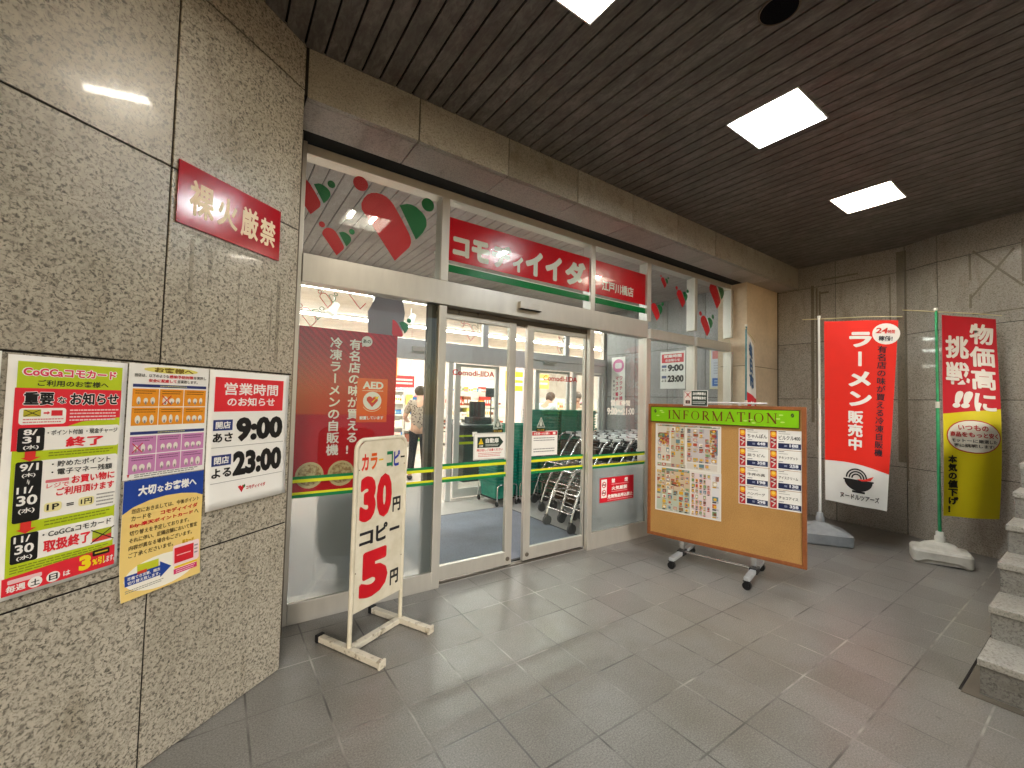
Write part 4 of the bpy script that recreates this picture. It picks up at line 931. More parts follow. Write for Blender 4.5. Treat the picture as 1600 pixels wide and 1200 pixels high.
# ------------------------------------------------------------------ banners on poles
def banner(base, ang, pole_h, pole_m, base_m, cloth_w, z0, z1, draw, label, base_ang, kind, droop=0.0, bar_len=(.13, .66), taper=0.0, seed=0):
    r_ = empty('banner_stand', Matrix.Translation((*base, 0))); tag(r_, label, 'banner', 'advertising banners on weighted poles')
    rot = Matrix.Rotation(base_ang, 4, 'Z')
    b = MB()
    if kind == 'block':
        prof = [(.235, .185, .0), (.245, .195, .012), (.245, .195, .105), (.232, .182, .118), (.06, .06, .185), (.045, .045, .195)]; p0 = .22; zc_ = .195
    else:
        prof = [(.185, .135, .0), (.20, .15, .018), (.20, .15, .105), (.188, .138, .125), (.135, .095, .135), (.105, .08, .165), (.05, .05, .185)]; p0 = .28; zc_ = .185
    n = 36
    def rg(ax, ay, z):
        out = []
        for j in range(n):
            a = 2*math.pi*(j+.5)/n; c_, s_ = math.cos(a), math.sin(a); p_ = p0 if z < .15 else .6
            zz = z+(.035*max(0, 1-abs(c_)*2.2) if kind == 'wing' and z < .02 and abs(s_) > .5 else 0)
            out.append(rot @ Vector((ax*math.copysign(abs(c_)**p_, c_), ay*math.copysign(abs(s_)**p_, s_), zz)))
        return out
    for i in range(len(prof)-1):
        r0, r1 = rg(*prof[i]), rg(*prof[i+1]); b.add(r0+r1, [(j, (j+1) % n, n+(j+1) % n, n+j) for j in range(n)], 0, True)
    b.add(rg(*prof[0]), [tuple(range(n-1, -1, -1))]); b.add(rg(*prof[-1]), [tuple(range(n))])
    bo = b.build('water_base', base_m, r_)
    b = MB(); b.lathe([(.038, zc_-.005), (.038, zc_+.05), (.029, zc_+.055), (.029, zc_+.09), (.022, zc_+.095)], 20); b.build('collar', base_m, bo)
    if kind == 'block':
        b = MB(); c0 = rot @ Vector((-.13, -.05, .148)); b.lathe([(.034, -.02), (.034, .018), (.026, .024)], 16, 0, Matrix.Translation(c0)); b.build('filler_cap', base_m, bo)
    b = MB(); b.tube([(0, 0, .2), (0, 0, pole_h*.62)], .0135, 12); b.tube([(0, 0, pole_h*.6), (0, 0, pole_h)], .0105, 12); b.build('pole', pole_m, r_)
    b = MB(); b.lathe([(.016, pole_h*.605), (.016, pole_h*.63)], 12); b.build('joint_clip', m_white_p, r_); b = MB(); b.lathe([(.015, pole_h-.01), (.015, pole_h+.015)], 12); b.build('top_cap', m_white_p, r_)
    u = Vector((math.cos(ang), math.sin(ang), 0)); nn = Vector((u.y, -u.x, 0))
    b = MB(); zt = z1+.03
    b.tube([u*(-bar_len[0])+Vector((0, 0, zt+.012)), Vector((0, 0, zt)), u*(bar_len[1]*.6)+Vector((0, 0, zt-droop*.45)), u*bar_len[1]+Vector((0, 0, zt-droop))], .0045, 8); b.build('crossbar', pc('#d9cfa4', .5), r_)
    f = Flat(.0030); H = z1-z0
    f.base(0, 0, cloth_w, H, .001, m_white, 12, 36); draw(f, cloth_w, H)
    rnd = random.Random(seed); p1, p2 = rnd.uniform(0, 6), rnd.uniform(0, 6)
    def wp(x, y, z):
        t = x/cloth_w; d = 1-y/H
        off = .022*t*math.sin(d*5+p1+t*2)+.016*math.sin(t*6.5+p2+d*1.8)*(.35+d*.65)+.006*math.sin(t*11+d*7+p1)*d
        return (x*(1-taper*d*t), y-droop*t*(1-.55*d)-.006*math.sin(t*9)*(1-d)*.3, z+off)
    o = f.build('cloth', None, None, wp, .05); o.parent = r_; o.matrix_local = frame(u*.045+Vector((0, 0, z0)), u, (0, 0, 1))
    inv = o.matrix_local.inverted()
    for x in (.02, cloth_w*.45, cloth_w*.98):
        b = MB(); dx = u*(.045+x)
        b.box((-.018, -.003, 0), (.018, .003, .055), 0, Matrix.Translation(dx+Vector((0, 0, zt-.055-droop*x/cloth_w*.9))) @ Matrix.Rotation(ang, 4, 'Z'))
        b.build('tie_loop', m_white, o).matrix_parent_inverse = inv
    for k in range(5):
        b = MB(); z = z0+.05+(H-.12)*k/4
        b.box((-.018, -.005, 0), (.07, .005, .022), 0, Matrix.Translation((0, 0, z)) @ Matrix.Rotation(ang, 4, 'Z'))
        b.build('tie_loop', m_white, o).matrix_parent_inverse = inv
    return r_
def d_ramen(f, W, H):
    RD = pc('#e0220f', .6); m_navy = '#1b1b2a'
    pts = [(0, .415)]+[(W*t, .415+.05*math.sin(math.pi*(t*.75+.12))-.02-.055*t) for t in (0, .15, .3, .45, .6, .75, .9, 1)]
    top = [p[1] for p in pts[1:]]
    k = f.mi(RD); nx, ny = 7, 26; vs_ = []; 
    for j in range(ny+1):
        for i in range(nx+1): vs_.append((W*i/nx, top[i]+(H-top[i])*j/ny, f.dz*.5))
    f.mb.add(vs_, [(j*(nx+1)+i, j*(nx+1)+i+1, (j+1)*(nx+1)+i+1, (j+1)*(nx+1)+i) for j in range(ny) for i in range(nx)], k)
    f.vtext('ラーメン', .30, H-.09, H-.90, .215, '#f6f4f0', .04, 1.2, .92)
    f.vtext('販売中', .265, H-.92, H-1.33, .135, '#f6f4f0', .03, 1.2)
    f.ell(W-.085, H-.135, .105, .105, '#f6f4f0', 1.0); f.text('24', W-.165, H-.13, W-.075, H-.075, '#d6332a', .02, 1.6, .15); f.text('時間', W-.07, H-.13, W-.02, H-.095, '#d6332a', .02, 1.6); f.text('稼働!', W-.14, H-.205, W-.035, H-.155, '#1b1b2a', .02, 1.6)
    f.vtext('有名店の味が買える冷凍自販機', .475, H-.25, H-1.36, .078, m_navy, .012, 1.2)
    cx, cy_ = .30, .245
    f.poly([(cx+.13*math.cos(R(a)), cy_-.0+.13*math.sin(R(a))*.75) for a in range(180, 361, 12)], '#141416', 1.2); f.rect(cx-.06, cy_-.115, cx+.06, cy_-.095, '#141416', 1.2); f.rect(cx-.14, cy_, cx+.14, cy_+.016, '#141416', 1.2)
    for r0 in (.035, .06, .085): f.ring(cx-.02, cy_+.028, r0, r0+.014, '#141416', 1.2, 0, 180)
    f.poly([(cx-.02, cy_+.022), (cx+.05, cy_+.028), (cx+.14, cy_+.07), (cx+.11, cy_+.022), (cx+.03, cy_+.008)], '#d6332a', 1.6)
    f.text('ヌードルツアーズ', .13, .06, .50, .115, '#141416', .018, 1.2)
banner((5.27, 1.845), R(-80), 2.36, pc('#e6e6e2', .4), m_grey_p, .585, .43, 2.31, d_ramen, 'orange red ramen banner on a white pole with a grey base', R(-55), 'block', .055, (.15, .66), .17, 3)
def d_price(f, W, H):
    RD, YL = pc('#c40f26', .6), pc('#e0cf12', .6)
    k1, k2 = f.mi(YL), f.mi(RD); nx = 6
    def grid(lo, hi, k, ny):
        vs_ = [(W*i/nx, lo(i/nx)+(hi(i/nx)-lo(i/nx))*j/ny, f.dz*.5) for j in range(ny+1) for i in range(nx+1)]
        f.mb.add(vs_, [(j*(nx+1)+i, j*(nx+1)+i+1, (j+1)*(nx+1)+i+1, (j+1)*(nx+1)+i) for j in range(ny) for i in range(nx)], k)
    cut = lambda t: H*.505+.075*t
    grid(lambda t: 0, cut, k1, 14); grid(cut, lambda t: H, k2, 14)
    f.vtext('物価高に', W-.135, H-.05, H-.90, .215, '#f2eee8', .026, 1.2, .98)
    f.vtext('挑戦', .14, H-.17, H-.66, .22, '#f2eee8', .026, 1.2, .98); f.text('!!', .085, H-.86, .235, H-.70, '#f2eee8', .05, 1.2, .3)
    f.ell(W*.52, .745, W*.46, .155, '#c8402e', 1.0); f.ell(W*.52, .745, W*.44, .145, '#efe9d8', 1.3)
    f.text('いつもの', W*.28, .80, W*.74, .852, '#c23030', .02, 1.7); f.text('商品をもっと安く', W*.13, .738, W*.92, .786, '#c23030', .03, 1.7); f.text('モットーに厳選した', W*.16, .688, W*.90, .722, '#3a3630', .015, 1.7); f.text('更に挑戦します!', W*.2, .644, W*.84, .676, '#3a3630', .015, 1.7)
    f.vtext('本気の値下げ!', .085, .565, .03, .082, '#1c1a14', .04, 1.2)
banner((5.51, .985), R(-38), 2.335, speck('green_pole', (.02, .25, .10), (.03, .32, .13), 20, .35), m_white_p, .50, .42, 2.285, d_price, 'red and yellow banner on a green pole with a white base beside the steps', R(-72), 'wing', .03, (.30, .58), .02, 9)
def d_third(f, W, H):
    k = f.mi(pc('#c3202f', .6)); 
    f.rect(0, 0, W, H*.62, pc('#c3202f', .6), .5, 6, 12); f.rect(0, H*.62, W, H, pc('#dfe0e0', .6), .5, 6, 10)
    f.vtext('当店おすすめ', W*.55, H*.58, .05, .2, '#e9edf2', .05, 1.2); f.vtext('毎日市', W*.5, H*.97, H*.66, .2, '#2f5c8f', .05, 1.2)
banner((4.95, 2.45), R(14), 2.31, speck('teal_pole', (.07, .20, .24), (.09, .24, .28), 20, .4), m_grey_p, .40, .45, 2.24, d_third, 'narrow edge-on banner on a teal pole behind the notice board', R(20), 'block', .10, (.05, .45), .0, 5)

# ------------------------------------------------------------------ vestibule and shop interior
b = MB()
x = .30
while x < 5.72:
    b.box((x, 3.0, 3.0), (x+.0925, 5.32, 3.012)); x += .1
b.box((.2, 3.0, 3.03), (5.8, 5.4, 3.06), 1)
o = b.build('vestibule_ceiling', [m_slat_in, m_black]); o['kind'] = 'structure'
for cx, lb in ((2.12, 'square ceiling light in the lobby hidden behind the red name band'), (4.2, 'square ceiling light at the right end of the lobby ceiling')):
    r_ = empty('lobby_light', loc=(cx, 4.13, 3.0)); tag(r_, lb, 'ceiling light', 'lights in the lobby ceiling')
    b = MB(); b.box((-.23, -.15, -.02), (.23, .15, 0)); b.build('housing', m_white, r_); b = MB(); b.box((-.21, -.13, -.026), (.21, .13, -.0205)); b.build('diffuser', emit('lobby_lamp', (.96, .98, 1), STORE*1.0), r_)
mt = frame((5.7, 5.25, 0), (0, -1, 0), (0, 0, 1))
o = panel_wall('lobby_stone_wall', mt, [0, .62, 1.24, 1.86, 2.25], [0, .746, 1.502, 2.238, 3.02], m_granite_g, .006); tag(o, 'grey stone side wall of the lobby seen through the right windows', 'wall', kind='thing')
b = MB(); b.box((.2, 3.0, 0), (.34, 5.25, 3.0)); o = b.build('lobby_end_wall', speck('lobby_plaster', (.50, .49, .48), (.54, .53, .52), 10, .6)); tag(o, 'plain left end wall of the lobby behind the red poster', 'wall', kind='thing')
b = MB(); b.box((1.45, 3.06, .001), (3.12, 4.62, .012)); b.box((1.42, 3.03, .001), (3.15, 3.06, .010), 1); b.box((1.42, 4.62, .001), (3.15, 4.65, .010), 1); b.box((3.12, 3.06, .001), (3.15, 4.62, .010), 1); b.box((1.42, 3.06, .001), (1.45, 4.62, .010), 1)
o = b.build('entrance_mat', [m_mat, m_black_p]); tag(o, 'blue grey entrance mat with a black edge inside the doors', 'mat')
# posters on the lobby wall
def on_lobby(y, z): return frame((5.694, y, z), (0, -1, 0), (0, 0, 1))
f = Flat(.0006); f.base(0, 0, .43, .57, .001, m_paper)
f.rect(.025, .40, .405, .535, '#d5323c', 1); f.text('営業時間', .06, .475, .37, .525, '#f3eeea', .03); f.text('のお知らせ', .09, .415, .34, .46, '#f3eeea', .03)
for y, a, t in ((.265, 'あさ', '9:00'), (.10, 'よる', '23:00')): f.rect(.025, y+.06, .11, y+.1, '#5a668f', 1); f.text(a, .025, y+.005, .11, y+.045, '#1b1b1d', .02); f.text(t, .13, y, .405, y+.105, '#1b1b1d', .04)
o = f.build('hours_poster', on_lobby(4.13, 1.63)); tag(o, 'white opening hours poster inside the lobby behind the right window', 'poster')
f = Flat(.0006); f.base(0, 0, .42, .58, .001, pc('#e9e4bd')); f.rect(.02, .02, .40, .56, '#d5dce8', 1); f.rect(.04, .42, .3, .53, '#d98a8a', 2); f.rect(.04, .04, .34, .15, '#2f66b4', 2); f.dashes(.06, .2, .36, .38, 5, '#b4bccb'); f.dashes(.07, .06, .31, .13, 2, '#a9c1e6', 3)
o = f.build('notice_poster', on_lobby(3.32, 1.62)); tag(o, 'pale blue and yellow poster with a blue box in the last lobby window', 'poster')
f = Flat(.0006); f.base(0, 0, .30, 1.0, .001, m_paper); f.ell(.15, .85, .125, .115, '#e08ab4', 1); f.rrect(.075, .80, .225, .90, '#f3eef0', 2, .03); f.vtext('ワクチン接種', .215, .68, .16, .075, '#d0305e', .02); f.vtext('マスク着用', .125, .68, .22, .075, '#d0305e', .02); f.vtext('皆様のご協力を', .055, .62, .1, .045, '#44445a', .01)
o = f.build('mask_poster', on_lobby(5.13, 1.19)); tag(o, 'long white poster with a pink circle and mask on the lobby wall', 'poster')

# inner door screen
IS = empty('inner_door_screen', loc=(0, 5.25, 0)); tag(IS, 'second aluminium and glass sliding door screen between lobby and shop', 'door screen', kind='thing')
def ins(name, boxes, mats, parent=None, bevel=.003):
    b = MB()
    for q in boxes: b.box(q[0], q[1], q[2] if len(q) > 2 else 0)
    o = b.build(name, mats, None, None, bevel); o.parent = parent or IS; o.matrix_parent_inverse = Matrix.Translation((0, 0 if parent else -5.25, 0)); return o
ins('transom', [((.34, 5.25, 1.90), (3.99, 5.33, 2.155)), ((3.99, 5.25, 2.04), (5.7, 5.33, 2.155)), ((3.99, 5.27, 1.90), (5.7, 5.33, 2.036))], m_alu_w)
for xa in (1.55, 3.13, 4.72): ins('mullion', [((xa, 5.26, 2.155), (xa+.09, 5.32, 2.99))], m_alu_w)
for xa in (.34, 2.60, 3.9, 5.62): ins('post', [((xa, 5.262, 0), (xa+.07, 5.325, 1.90))], m_alu_w)
for xa, xb in ((.34, 1.55), (1.64, 3.13), (3.22, 4.72), (4.81, 5.7)): ins('fanlight', [((xa, 5.288, 2.155), (xb, 5.294, 2.99))], m_glass, None, 0)
for xa, xb in ((2.74, 3.47), (4.16, 4.9), (4.93, 5.62)):
    y = 5.335 if xa < 4.9 else 5.295
    d = ins('sliding_door', [((xa, y, .02), (xa+.085, y+.04, 1.895)), ((xb-.06, y, .02), (xb, y+.04, 1.895)), ((xa+.085, y+.002, .02), (xb-.06, y+.038, .14)), ((xa+.085, y+.002, 1.855), (xb-.06, y+.038, 1.893))], m_alu_w)
    ins('door_glass', [((xa+.085, y+.016, .14), (xb-.06, y+.022, 1.855))], m_glass, d, 0)
    for za, zb in ((.86, .885), (.755, .79)): ins('stripe', [((xa+.085, y+.013, za), (xb-.06, y+.0155, zb))], pc('#b5cc1f'), d, 0)
ins('door_sensor', [((2.05, 5.21, 2.0), (2.3, 5.249, 2.065))], m_alu, None, .006); ins('door_sensor', [((4.25, 5.22, 2.0), (4.5, 5.2495, 2.03))], m_alu, None, .004)

# shop shell
b = MB(); b.box((-3, 5.4, 2.86), (12, 14, 2.9)); o = b.build('store_ceiling', speck('store_ceiling', (.78, .66, .58), (.82, .71, .63), 8, .8)); o['kind'] = 'structure'
b = MB(); b.box((-3, 13.9, 0), (12, 14.05, 2.86)); b.box((-3.1, 5.4, 0), (-3, 14, 2.86)); b.box((12, 5.4, 0), (12.1, 14, 2.86)); b.box((-3, 5.33, 0), (.34, 5.4, 3.0)); b.box((5.7, 5.33, 0), (12, 5.4, 3.0)); b.box((.34, 5.4, 2.9), (5.7, 5.5, 3.05))
o = b.build('store_wall', m_store_wall); tag(o, 'pale warm walls around the bright shop interior', 'wall', kind='thing')
for k, y in enumerate((5.95, 8.0, 10.2, 12.4)):
    r_ = empty('strip_light', loc=(4, y, 2.86)); tag(r_, ['continuous ceiling light strip just inside the shop', 'second light strip of the shop ceiling', 'third light strip of the shop ceiling', 'light strip along the back of the shop'][k], 'ceiling light', 'light strips in the shop')
    b = MB(); b.box((-6, -.06, -.03), (7, .06, -.001)); b.build('housing', m_white, r_)
    b = MB(); b.box((-6, -.035, -.06), (7, .035, -.031)); b.build('tube', emit('strip_tube', (1, .96, .90), STORE*1.6), r_)
for k, (x, y) in enumerate(((1.36, 6.6), (1.95, 6.6), (2.55, 6.6))):
    r_ = empty('spotlight', loc=(x, y, 2.86)); tag(r_, ['white ceiling spotlight nearest the granite wall', 'middle white ceiling spotlight in the left window', 'white ceiling spotlight above the green sticker'][k], 'spotlight', 'white spotlights in the shop')
    b = MB(); b.tube([(0, 0, 0), (0, 0, -.12)], .012, 8); b.build('stem', m_white, r_); b = MB(); b.tube([(.05, .02, -.1), (-.05, -.03, -.27)], [.045, .065], 14); b.build('lamp_head', m_white, r_)
# hanging grey back of a paper cut-out
m_card = NT('thin_card'); _d = m_card.n('ShaderNodeBsdfDiffuse'); _d.inputs[0].default_value = (.4, .39, .41, 1); _t = m_card.n('ShaderNodeBsdfTranslucent'); _t.inputs[0].default_value = (.5, .49, .52, 1)
_m = m_card.n('ShaderNodeMixShader'); m_card.l(_d.outputs[0], _m.inputs[1]); m_card.l(_t.outputs[0], _m.inputs[2]); m_card.l(_m.outputs[0], m_card.out.inputs[0]); m_card = m_card.m

f = Flat(); f.mb.prism([(x*.8, y*.85) for x, y in ((-.16, -.2), (.17, -.2), (.2, .03), (.17, .16), (.09, .22), (0, .2), (-.1, .14), (-.17, .0))], -.004, 0, f.mi(m_card))
o = f.build('paper_cutout', frame((1.07, 3.32, 2.05), (1, 0, 0), (0, 0, 1))); tag(o, 'grey rounded paper cut-out hanging behind the left window above the red poster', 'decoration')
b = MB(); b.lathe([(.16, .1), (.2, .2), (.2, .5), (.16, .62)], 24); b.lathe([(.06, -.15), (.06, .1)], 16); b.lathe([(.16, -.16), (.16, -.15)], 24); o = b.build('waste_bin', m_black_p, None, None, 0, (.80, 3.16, .16)); tag(o, 'dark rounded bin seen blurred behind the frosted glass', 'bin')

# checkout counter, shelves, goods
r_ = empty('checkout_counter', loc=(3.95, 6.7, 0)); tag(r_, 'black checkout counter with a till behind the left inner door', 'counter')
b = MB(); b.box((-.5, -.35, 0), (.62, .35, .92)); b.build('counter_body', pc('#23282a', .4), r_, bevel=.01); b = MB(); b.box((-.55, -.4, .92), (.67, .4, .96)); b.build('counter_top', pc('#3a4042', .3), r_, bevel=.005)
b = MB(); b.box((-.2, -.1, .96), (.2, .2, 1.08)); b.box((-.16, .05, 1.08), (.16, .09, 1.36), 0, Matrix.Translation((0, .02, .0))); b.tube([(.3, .1, .96), (.3, .1, 1.5)], .014, 8); b.box((.18, .08, 1.45), (.44, .11, 1.62)); b.build('till', pc('#2c3134', .35), r_, bevel=.006)
GC = ['#f3eee6', '#efe9e0', '#e9d9cf', '#f4f1ea', '#dfe5ea', '#e8c7bd', '#f1e3c2', '#d8362c', '#e9a52a', '#f0e0b8', '#3f8f4f', '#2f6fb0', '#f2efe9', '#d97a9a', '#c7512a', '#efe36a', '#7fb8c9', '#8a4a2c', '#ede6d6', '#efece4', '#f4f0ea']
def shelf(x0, x1, y, zt, label, seed):
    r_ = empty('shop_shelf', loc=((x0+x1)/2, y, 0)); tag(r_, label, 'shelf', 'shelves of goods in the shop')
    hw = (x1-x0)/2; n = 5
    b = MB(); b.box((-hw, -.03, 0), (hw, .03, zt)); b.box((-hw, -.4, 0), (hw, -.03, .12)); b.build('back_panel', m_white, r_)
    for k in range(1, n):
        z = .12+(zt-.2)*k/n; b = MB(); b.box((-hw, -.36, z-.03), (hw, -.03, z)); b.box((-hw, -.364, z-.045), (hw, -.3605, z+.012), 1); b.build('shelf_board', [m_white, pc('#d9d4c4')], r_)
    rnd = random.Random(seed); g = MB()
    for k in range(n):
        z = .121+(zt-.2)*k/n if k else .121; x = -hw+.02
        while x < hw-.12:
            c = rnd.randrange(len(GC)); wd, hh, cnt = rnd.uniform(.05, .10), rnd.uniform(.12, .24), rnd.randint(1, 3)
            for _ in range(cnt):
                if x+wd > hw-.02: break
                g.box((x, -.34, z), (x+wd-.006, -.08, z+hh), c); g.box((x+.01, -.3425, z+hh*.3), (x+wd-.016, -.3402, z+hh*.65), (c+5) % len(GC)); x += wd
    o = g.build('shop_goods', [pc(c) for c in GC], None, None, 0, ((x0+x1)/2, y, 0)); tag(o, 'packets and boxes crowding the '+label.split(' with ')[0], 'goods', 'goods on the shop shelves', 'stuff')
shelf(.6, 3.0, 9.2, 1.75, 'long white shelf with goods behind the woman', 1); shelf(3.6, 6.2, 9.6, 1.6, 'white shelf with goods behind the checkout counter', 2); shelf(-2.5, 3.8, 13.4, 2.1, 'tall back shelf with goods on the left of the shop', 3); shelf(4.0, 8.6, 13.4, 2.1, 'tall back shelf with goods in the middle of the shop', 4); shelf(7.2, 10.6, 9.9, 1.5, 'white shelf with goods on the right of the shop', 5)
for k, (x, y, z, w_, h_, c, lb) in enumerate(((2.85, 8.7, 2.05, .5, .45, '#e8771e', 'orange hanging sale board above the shelf behind the woman'), (1.75, 9.0, 1.98, .9, .35, '#efeade', 'white hanging aisle board inside the left window'), (6.4, 9.0, 1.9, .7, .5, '#ecc81e', 'yellow hanging sale board in the right of the shop'), (7.4, 9.2, 1.95, .5, .4, '#f0d868', 'pale yellow hanging board far right in the shop'), (3.3, 8.8, 1.75, .45, .25, '#cf2a35', 'red hanging board above the checkout'))):
    f = Flat(); f.base(-w_/2, -h_/2, w_/2, h_/2, .01, pc(c)); f.dashes(-w_*.4, -h_*.3, w_*.4, h_*.3, 2, '#f4efe6' if k != 1 else '#b9b4aa', 1, .5, k); f.mb.tube([(-w_*.3, h_/2, -.005), (-w_*.3, 2.855-z, -.005)], .003, 5, 0); f.mb.tube([(w_*.3, h_/2, -.005), (w_*.3, 2.855-z, -.005)], .003, 5, 0)
    o = f.build('hanging_board', on_front(x, z, y)); tag(o, lb, 'hanging board', 'boards hanging from the shop ceiling')
r_ = empty('sale_bin', loc=(2.1, 7.6, 0)); tag(r_, 'orange and red bargain bin beside the woman', 'bin')
b = MB(); b.box((-.4, -.3, 0), (.4, .3, .7)); b.build('bin_body', pc('#dd6a2a'), r_); b = MB(); b.box((-.36, -.304, .3), (.36, -.301, .55)); b.build('price_label', pc('#f1e3c8'), r_)
g = MB(); rnd = random.Random(5)
for i in range(26): g.box((0, 0, 0), (rnd.uniform(.1, .16), .14, .12), rnd.randrange(4), Matrix.Translation((rnd.uniform(-.34, .22), rnd.uniform(-.26, .12), .705+rnd.uniform(0, .2))) @ Matrix.Rotation(rnd.uniform(-.5, .5), 4, 'Z'))
o = g.build('shop_goods', [pc('#cf3a34'), pc('#e9b23a'), pc('#d9562a'), pc('#f0e9da')], None, None, 0, (2.1, 7.6, 0)); tag(o, 'red and yellow packets heaped in the bargain bin', 'goods', 'goods on the shop shelves', 'stuff')

# ------------------------------------------------------------------ baskets on dollies
def basket_mesh():
    b = MB(); H = .2; n = 0
    def ring(wx, wy, z, r=.03):
        pts = []
        for cx, cy_, a0 in ((wx-r, -wy+r, -90), (wx-r, wy-r, 0), (-wx+r, wy-r, 90), (-wx+r, -wy+r, 180)):
            for i in range(3): a = R(a0+45*i); pts.append((cx+r*math.cos(a), cy_+r*math.sin(a), z))
        return pts
    rings = [ring(.145, .20, 0), ring(.162, .222, H-.022), ring(.176, .238, H-.020), ring(.176, .238, H), ring(.160, .220, H), ring(.142, .197, .006)]
    k = 12; vs_ = [p for r in rings for p in r]; fs = []
    for i in range(len(rings)-1): fs += [(i*k+j, i*k+(j+1) % k, (i+1)*k+(j+1) % k, (i+1)*k+j) for j in range(k)]
    b.add(vs_, fs); b.add(rings[0], [tuple(range(k-1, -1, -1))]); b.add(rings[-1], [tuple(range(k))])
    return b
proto = basket_mesh().build('shopping_basket', m_green_p)
def dolly(x, y, label):
    r_ = empty('basket_dolly', loc=(x, y, 0)); tag(r_, label, 'dolly', 'dollies under the basket stacks')
    b = MB(); b.box((-.15, -.2, .07), (.15, .2, .09)); b.build('platform', m_black_p, r_)
    for sy in (-.245, .245):
        b = MB(); b.tube([(-.155, sy, .06), (-.155, sy, .24), (-.145, sy, .265), (-.12, sy, .275), (.12, sy, .275), (.145, sy, .265), (.155, sy, .24), (.155, sy, .06)], .009, 8); b.build('loop_handle', m_chrome, r_)
    for sx in (-.155, .155):
        for sy in (-.235, .235):
            b = MB(); b.tube([(sx-.011, sy, .03), (sx+.011, sy, .03)], .03, 12); b.box((sx-.012, sy-.012, .045), (sx+.012, sy+.012, .07)); b.build('caster', m_black_p, r_)
stacks = [(3.22, 4.93, 12, 'low stack behind the automatic door notice'), (3.595, 4.95, 20, 'middle stack seen in the gap between the doors'), (3.965, 4.93, 25, 'first tall stack behind the right sliding door'), (4.335, 4.93, 25, 'second tall stack behind the right sliding door'), (4.705, 4.93, 25, 'last tall stack hidden partly by the door post')]
first = True
for x, y, n, lb in stacks:
    dolly(x, y, 'chrome looped dolly under the '+lb)
    for k in range(n):
        o = proto if first else proto.copy()
        if not first: COL.objects.link(o)
        first = False
        o.location = (x+random.uniform(-.003, .003), y+random.uniform(-.004, .004), .092+.0405*k)
        if k == n-1: tag(o, 'topmost green basket of the '+lb, 'basket', 'green shopping baskets, '+lb)
        elif k == 0: tag(o, 'bottom green basket of the '+lb, 'basket', 'green shopping baskets, '+lb)
        else: tag(o, 'green basket nested within the '+lb, 'basket', 'green shopping baskets, '+lb)

# ------------------------------------------------------------------ shopping carts
def make_cart():
    r_ = empty('shopping_cart'); tag(r_, 'cart', 'shopping cart')
    for sy in (-.2, .2):
        b = MB(); b.tube([(.0, sy, .10), (.01, sy, .16), (.10, sy, .38), (.30, sy*1.05, .66), (.47, sy*1.05, .90), (.53, sy*1.05, .94), (.58, sy*1.05, .945)], .011, 8)
        b.tube([(.07, sy, .30), (.30, sy, .22), (.50, sy, .12)], .009, 8); b.tube([(.10, sy, .38), (.44, sy, .40)], .007, 6); b.tube([(.30, sy*1.05, .66), (.02, sy, .64)], .007, 6); b.build('side_frame', m_chrome, r_)
    b = MB(); b.tube([(.58, -.23, .945), (.58, .23, .945)], .0155, 10); b.build('handle', pc('#3a3d40', .4), r_)
    for sy in (-.125, .125): b = MB(); b.box((.55, sy-.055, .935), (.605, sy+.055, .968)); b.build('handle_grip', pc('#eceeef', .35), r_, bevel=.004)
    b = MB()
    for x, z in ((.02, .2), (.02, .64), (.10, .38), (.44, .40), (.5, .14)): b.tube([(x, -.2, z), (x, .2, z)], .007, 6)
    for i in range(5): y = -.15+.075*i; b.tube([(.02, y, .64), (.30, y, .66)], .004, 5); b.tube([(.10, y, .38), (.44, y, .40)], .004, 5)
    b.build('basket_rack', m_chrome, r_)
    b = MB(); b.box((.42, -.14, .70), (.46, .14, .86)); b.build('back_plate', m_black_p, r_, bevel=.008)
    for x in (.0, .5):
        for sy in (-.2, .2):
            b = MB(); b.tube([(x+.012, sy-.014, .055), (x+.012, sy+.014, .055)], .055, 14); b.box((x-.012, sy-.02, .06), (x+.012, sy-.0155, .125)); b.box((x-.012, sy+.0155, .06), (x+.012, sy+.02, .125)); b.box((x-.014, sy-.021, .1095), (x+.014, sy+.021, .125)); b.build('caster', pc('#4a4a4a', .5), r_)
    return r_
cart0 = make_cart(); first = True
onames = ['first', 'second', 'third', 'fourth', 'fifth', 'sixth', 'seventh', 'eighth', 'ninth', 'tenth']
for ri, (y, x0, rn, n) in enumerate(((3.52, 3.10, 'row nearest the window', 10), (4.02, 3.42, 'middle row', 9), (4.42, 3.62, 'back row beside the baskets', 8))):
    for k in range(n):
        c = cart0 if first else dup(cart0)
        first = False
        c.location = (x0+.2*k, y+random.uniform(-.015, .015), 0)
        tag(c, f'{onames[k]} cart from the doors in the nested {rn}', 'shopping cart', 'chrome shopping carts nested in the lobby')

# ------------------------------------------------------------------ people
def skinned(name, nodes, edges, mat_, parent, root=0, sub=1):
    me = bpy.data.meshes.new(name); me.from_pydata([n[0] for n in nodes], edges, []); me.update()
    o = bpy.data.objects.new(name, me); COL.objects.link(o)
    sk = o.modifiers.new('skin', 'SKIN'); sk.use_smooth_shade = True
    if not me.skin_vertices:
        bpy.context.view_layer.objects.active = o
        me.attributes.new('dummy', 'FLOAT', 'POINT')
    for i, sv in enumerate(me.skin_vertices[0].data):
        r_ = nodes[i][1]; sv.radius = r_ if isinstance(r_, tuple) else (r_, r_); sv.use_root = (i == root)
    s = o.modifiers.new('sub', 'SUBSURF'); s.levels = sub; s.render_levels = sub
    dg = bpy.context.evaluated_depsgraph_get(); m2 = bpy.data.meshes.new_from_object(o.evaluated_get(dg))
    bpy.data.objects.remove(o); m2.materials.clear(); m2.materials.append(mat_); m2.name = name
    o2 = bpy.data.objects.new(name, m2); COL.objects.link(o2); o2.parent = parent
    return o2
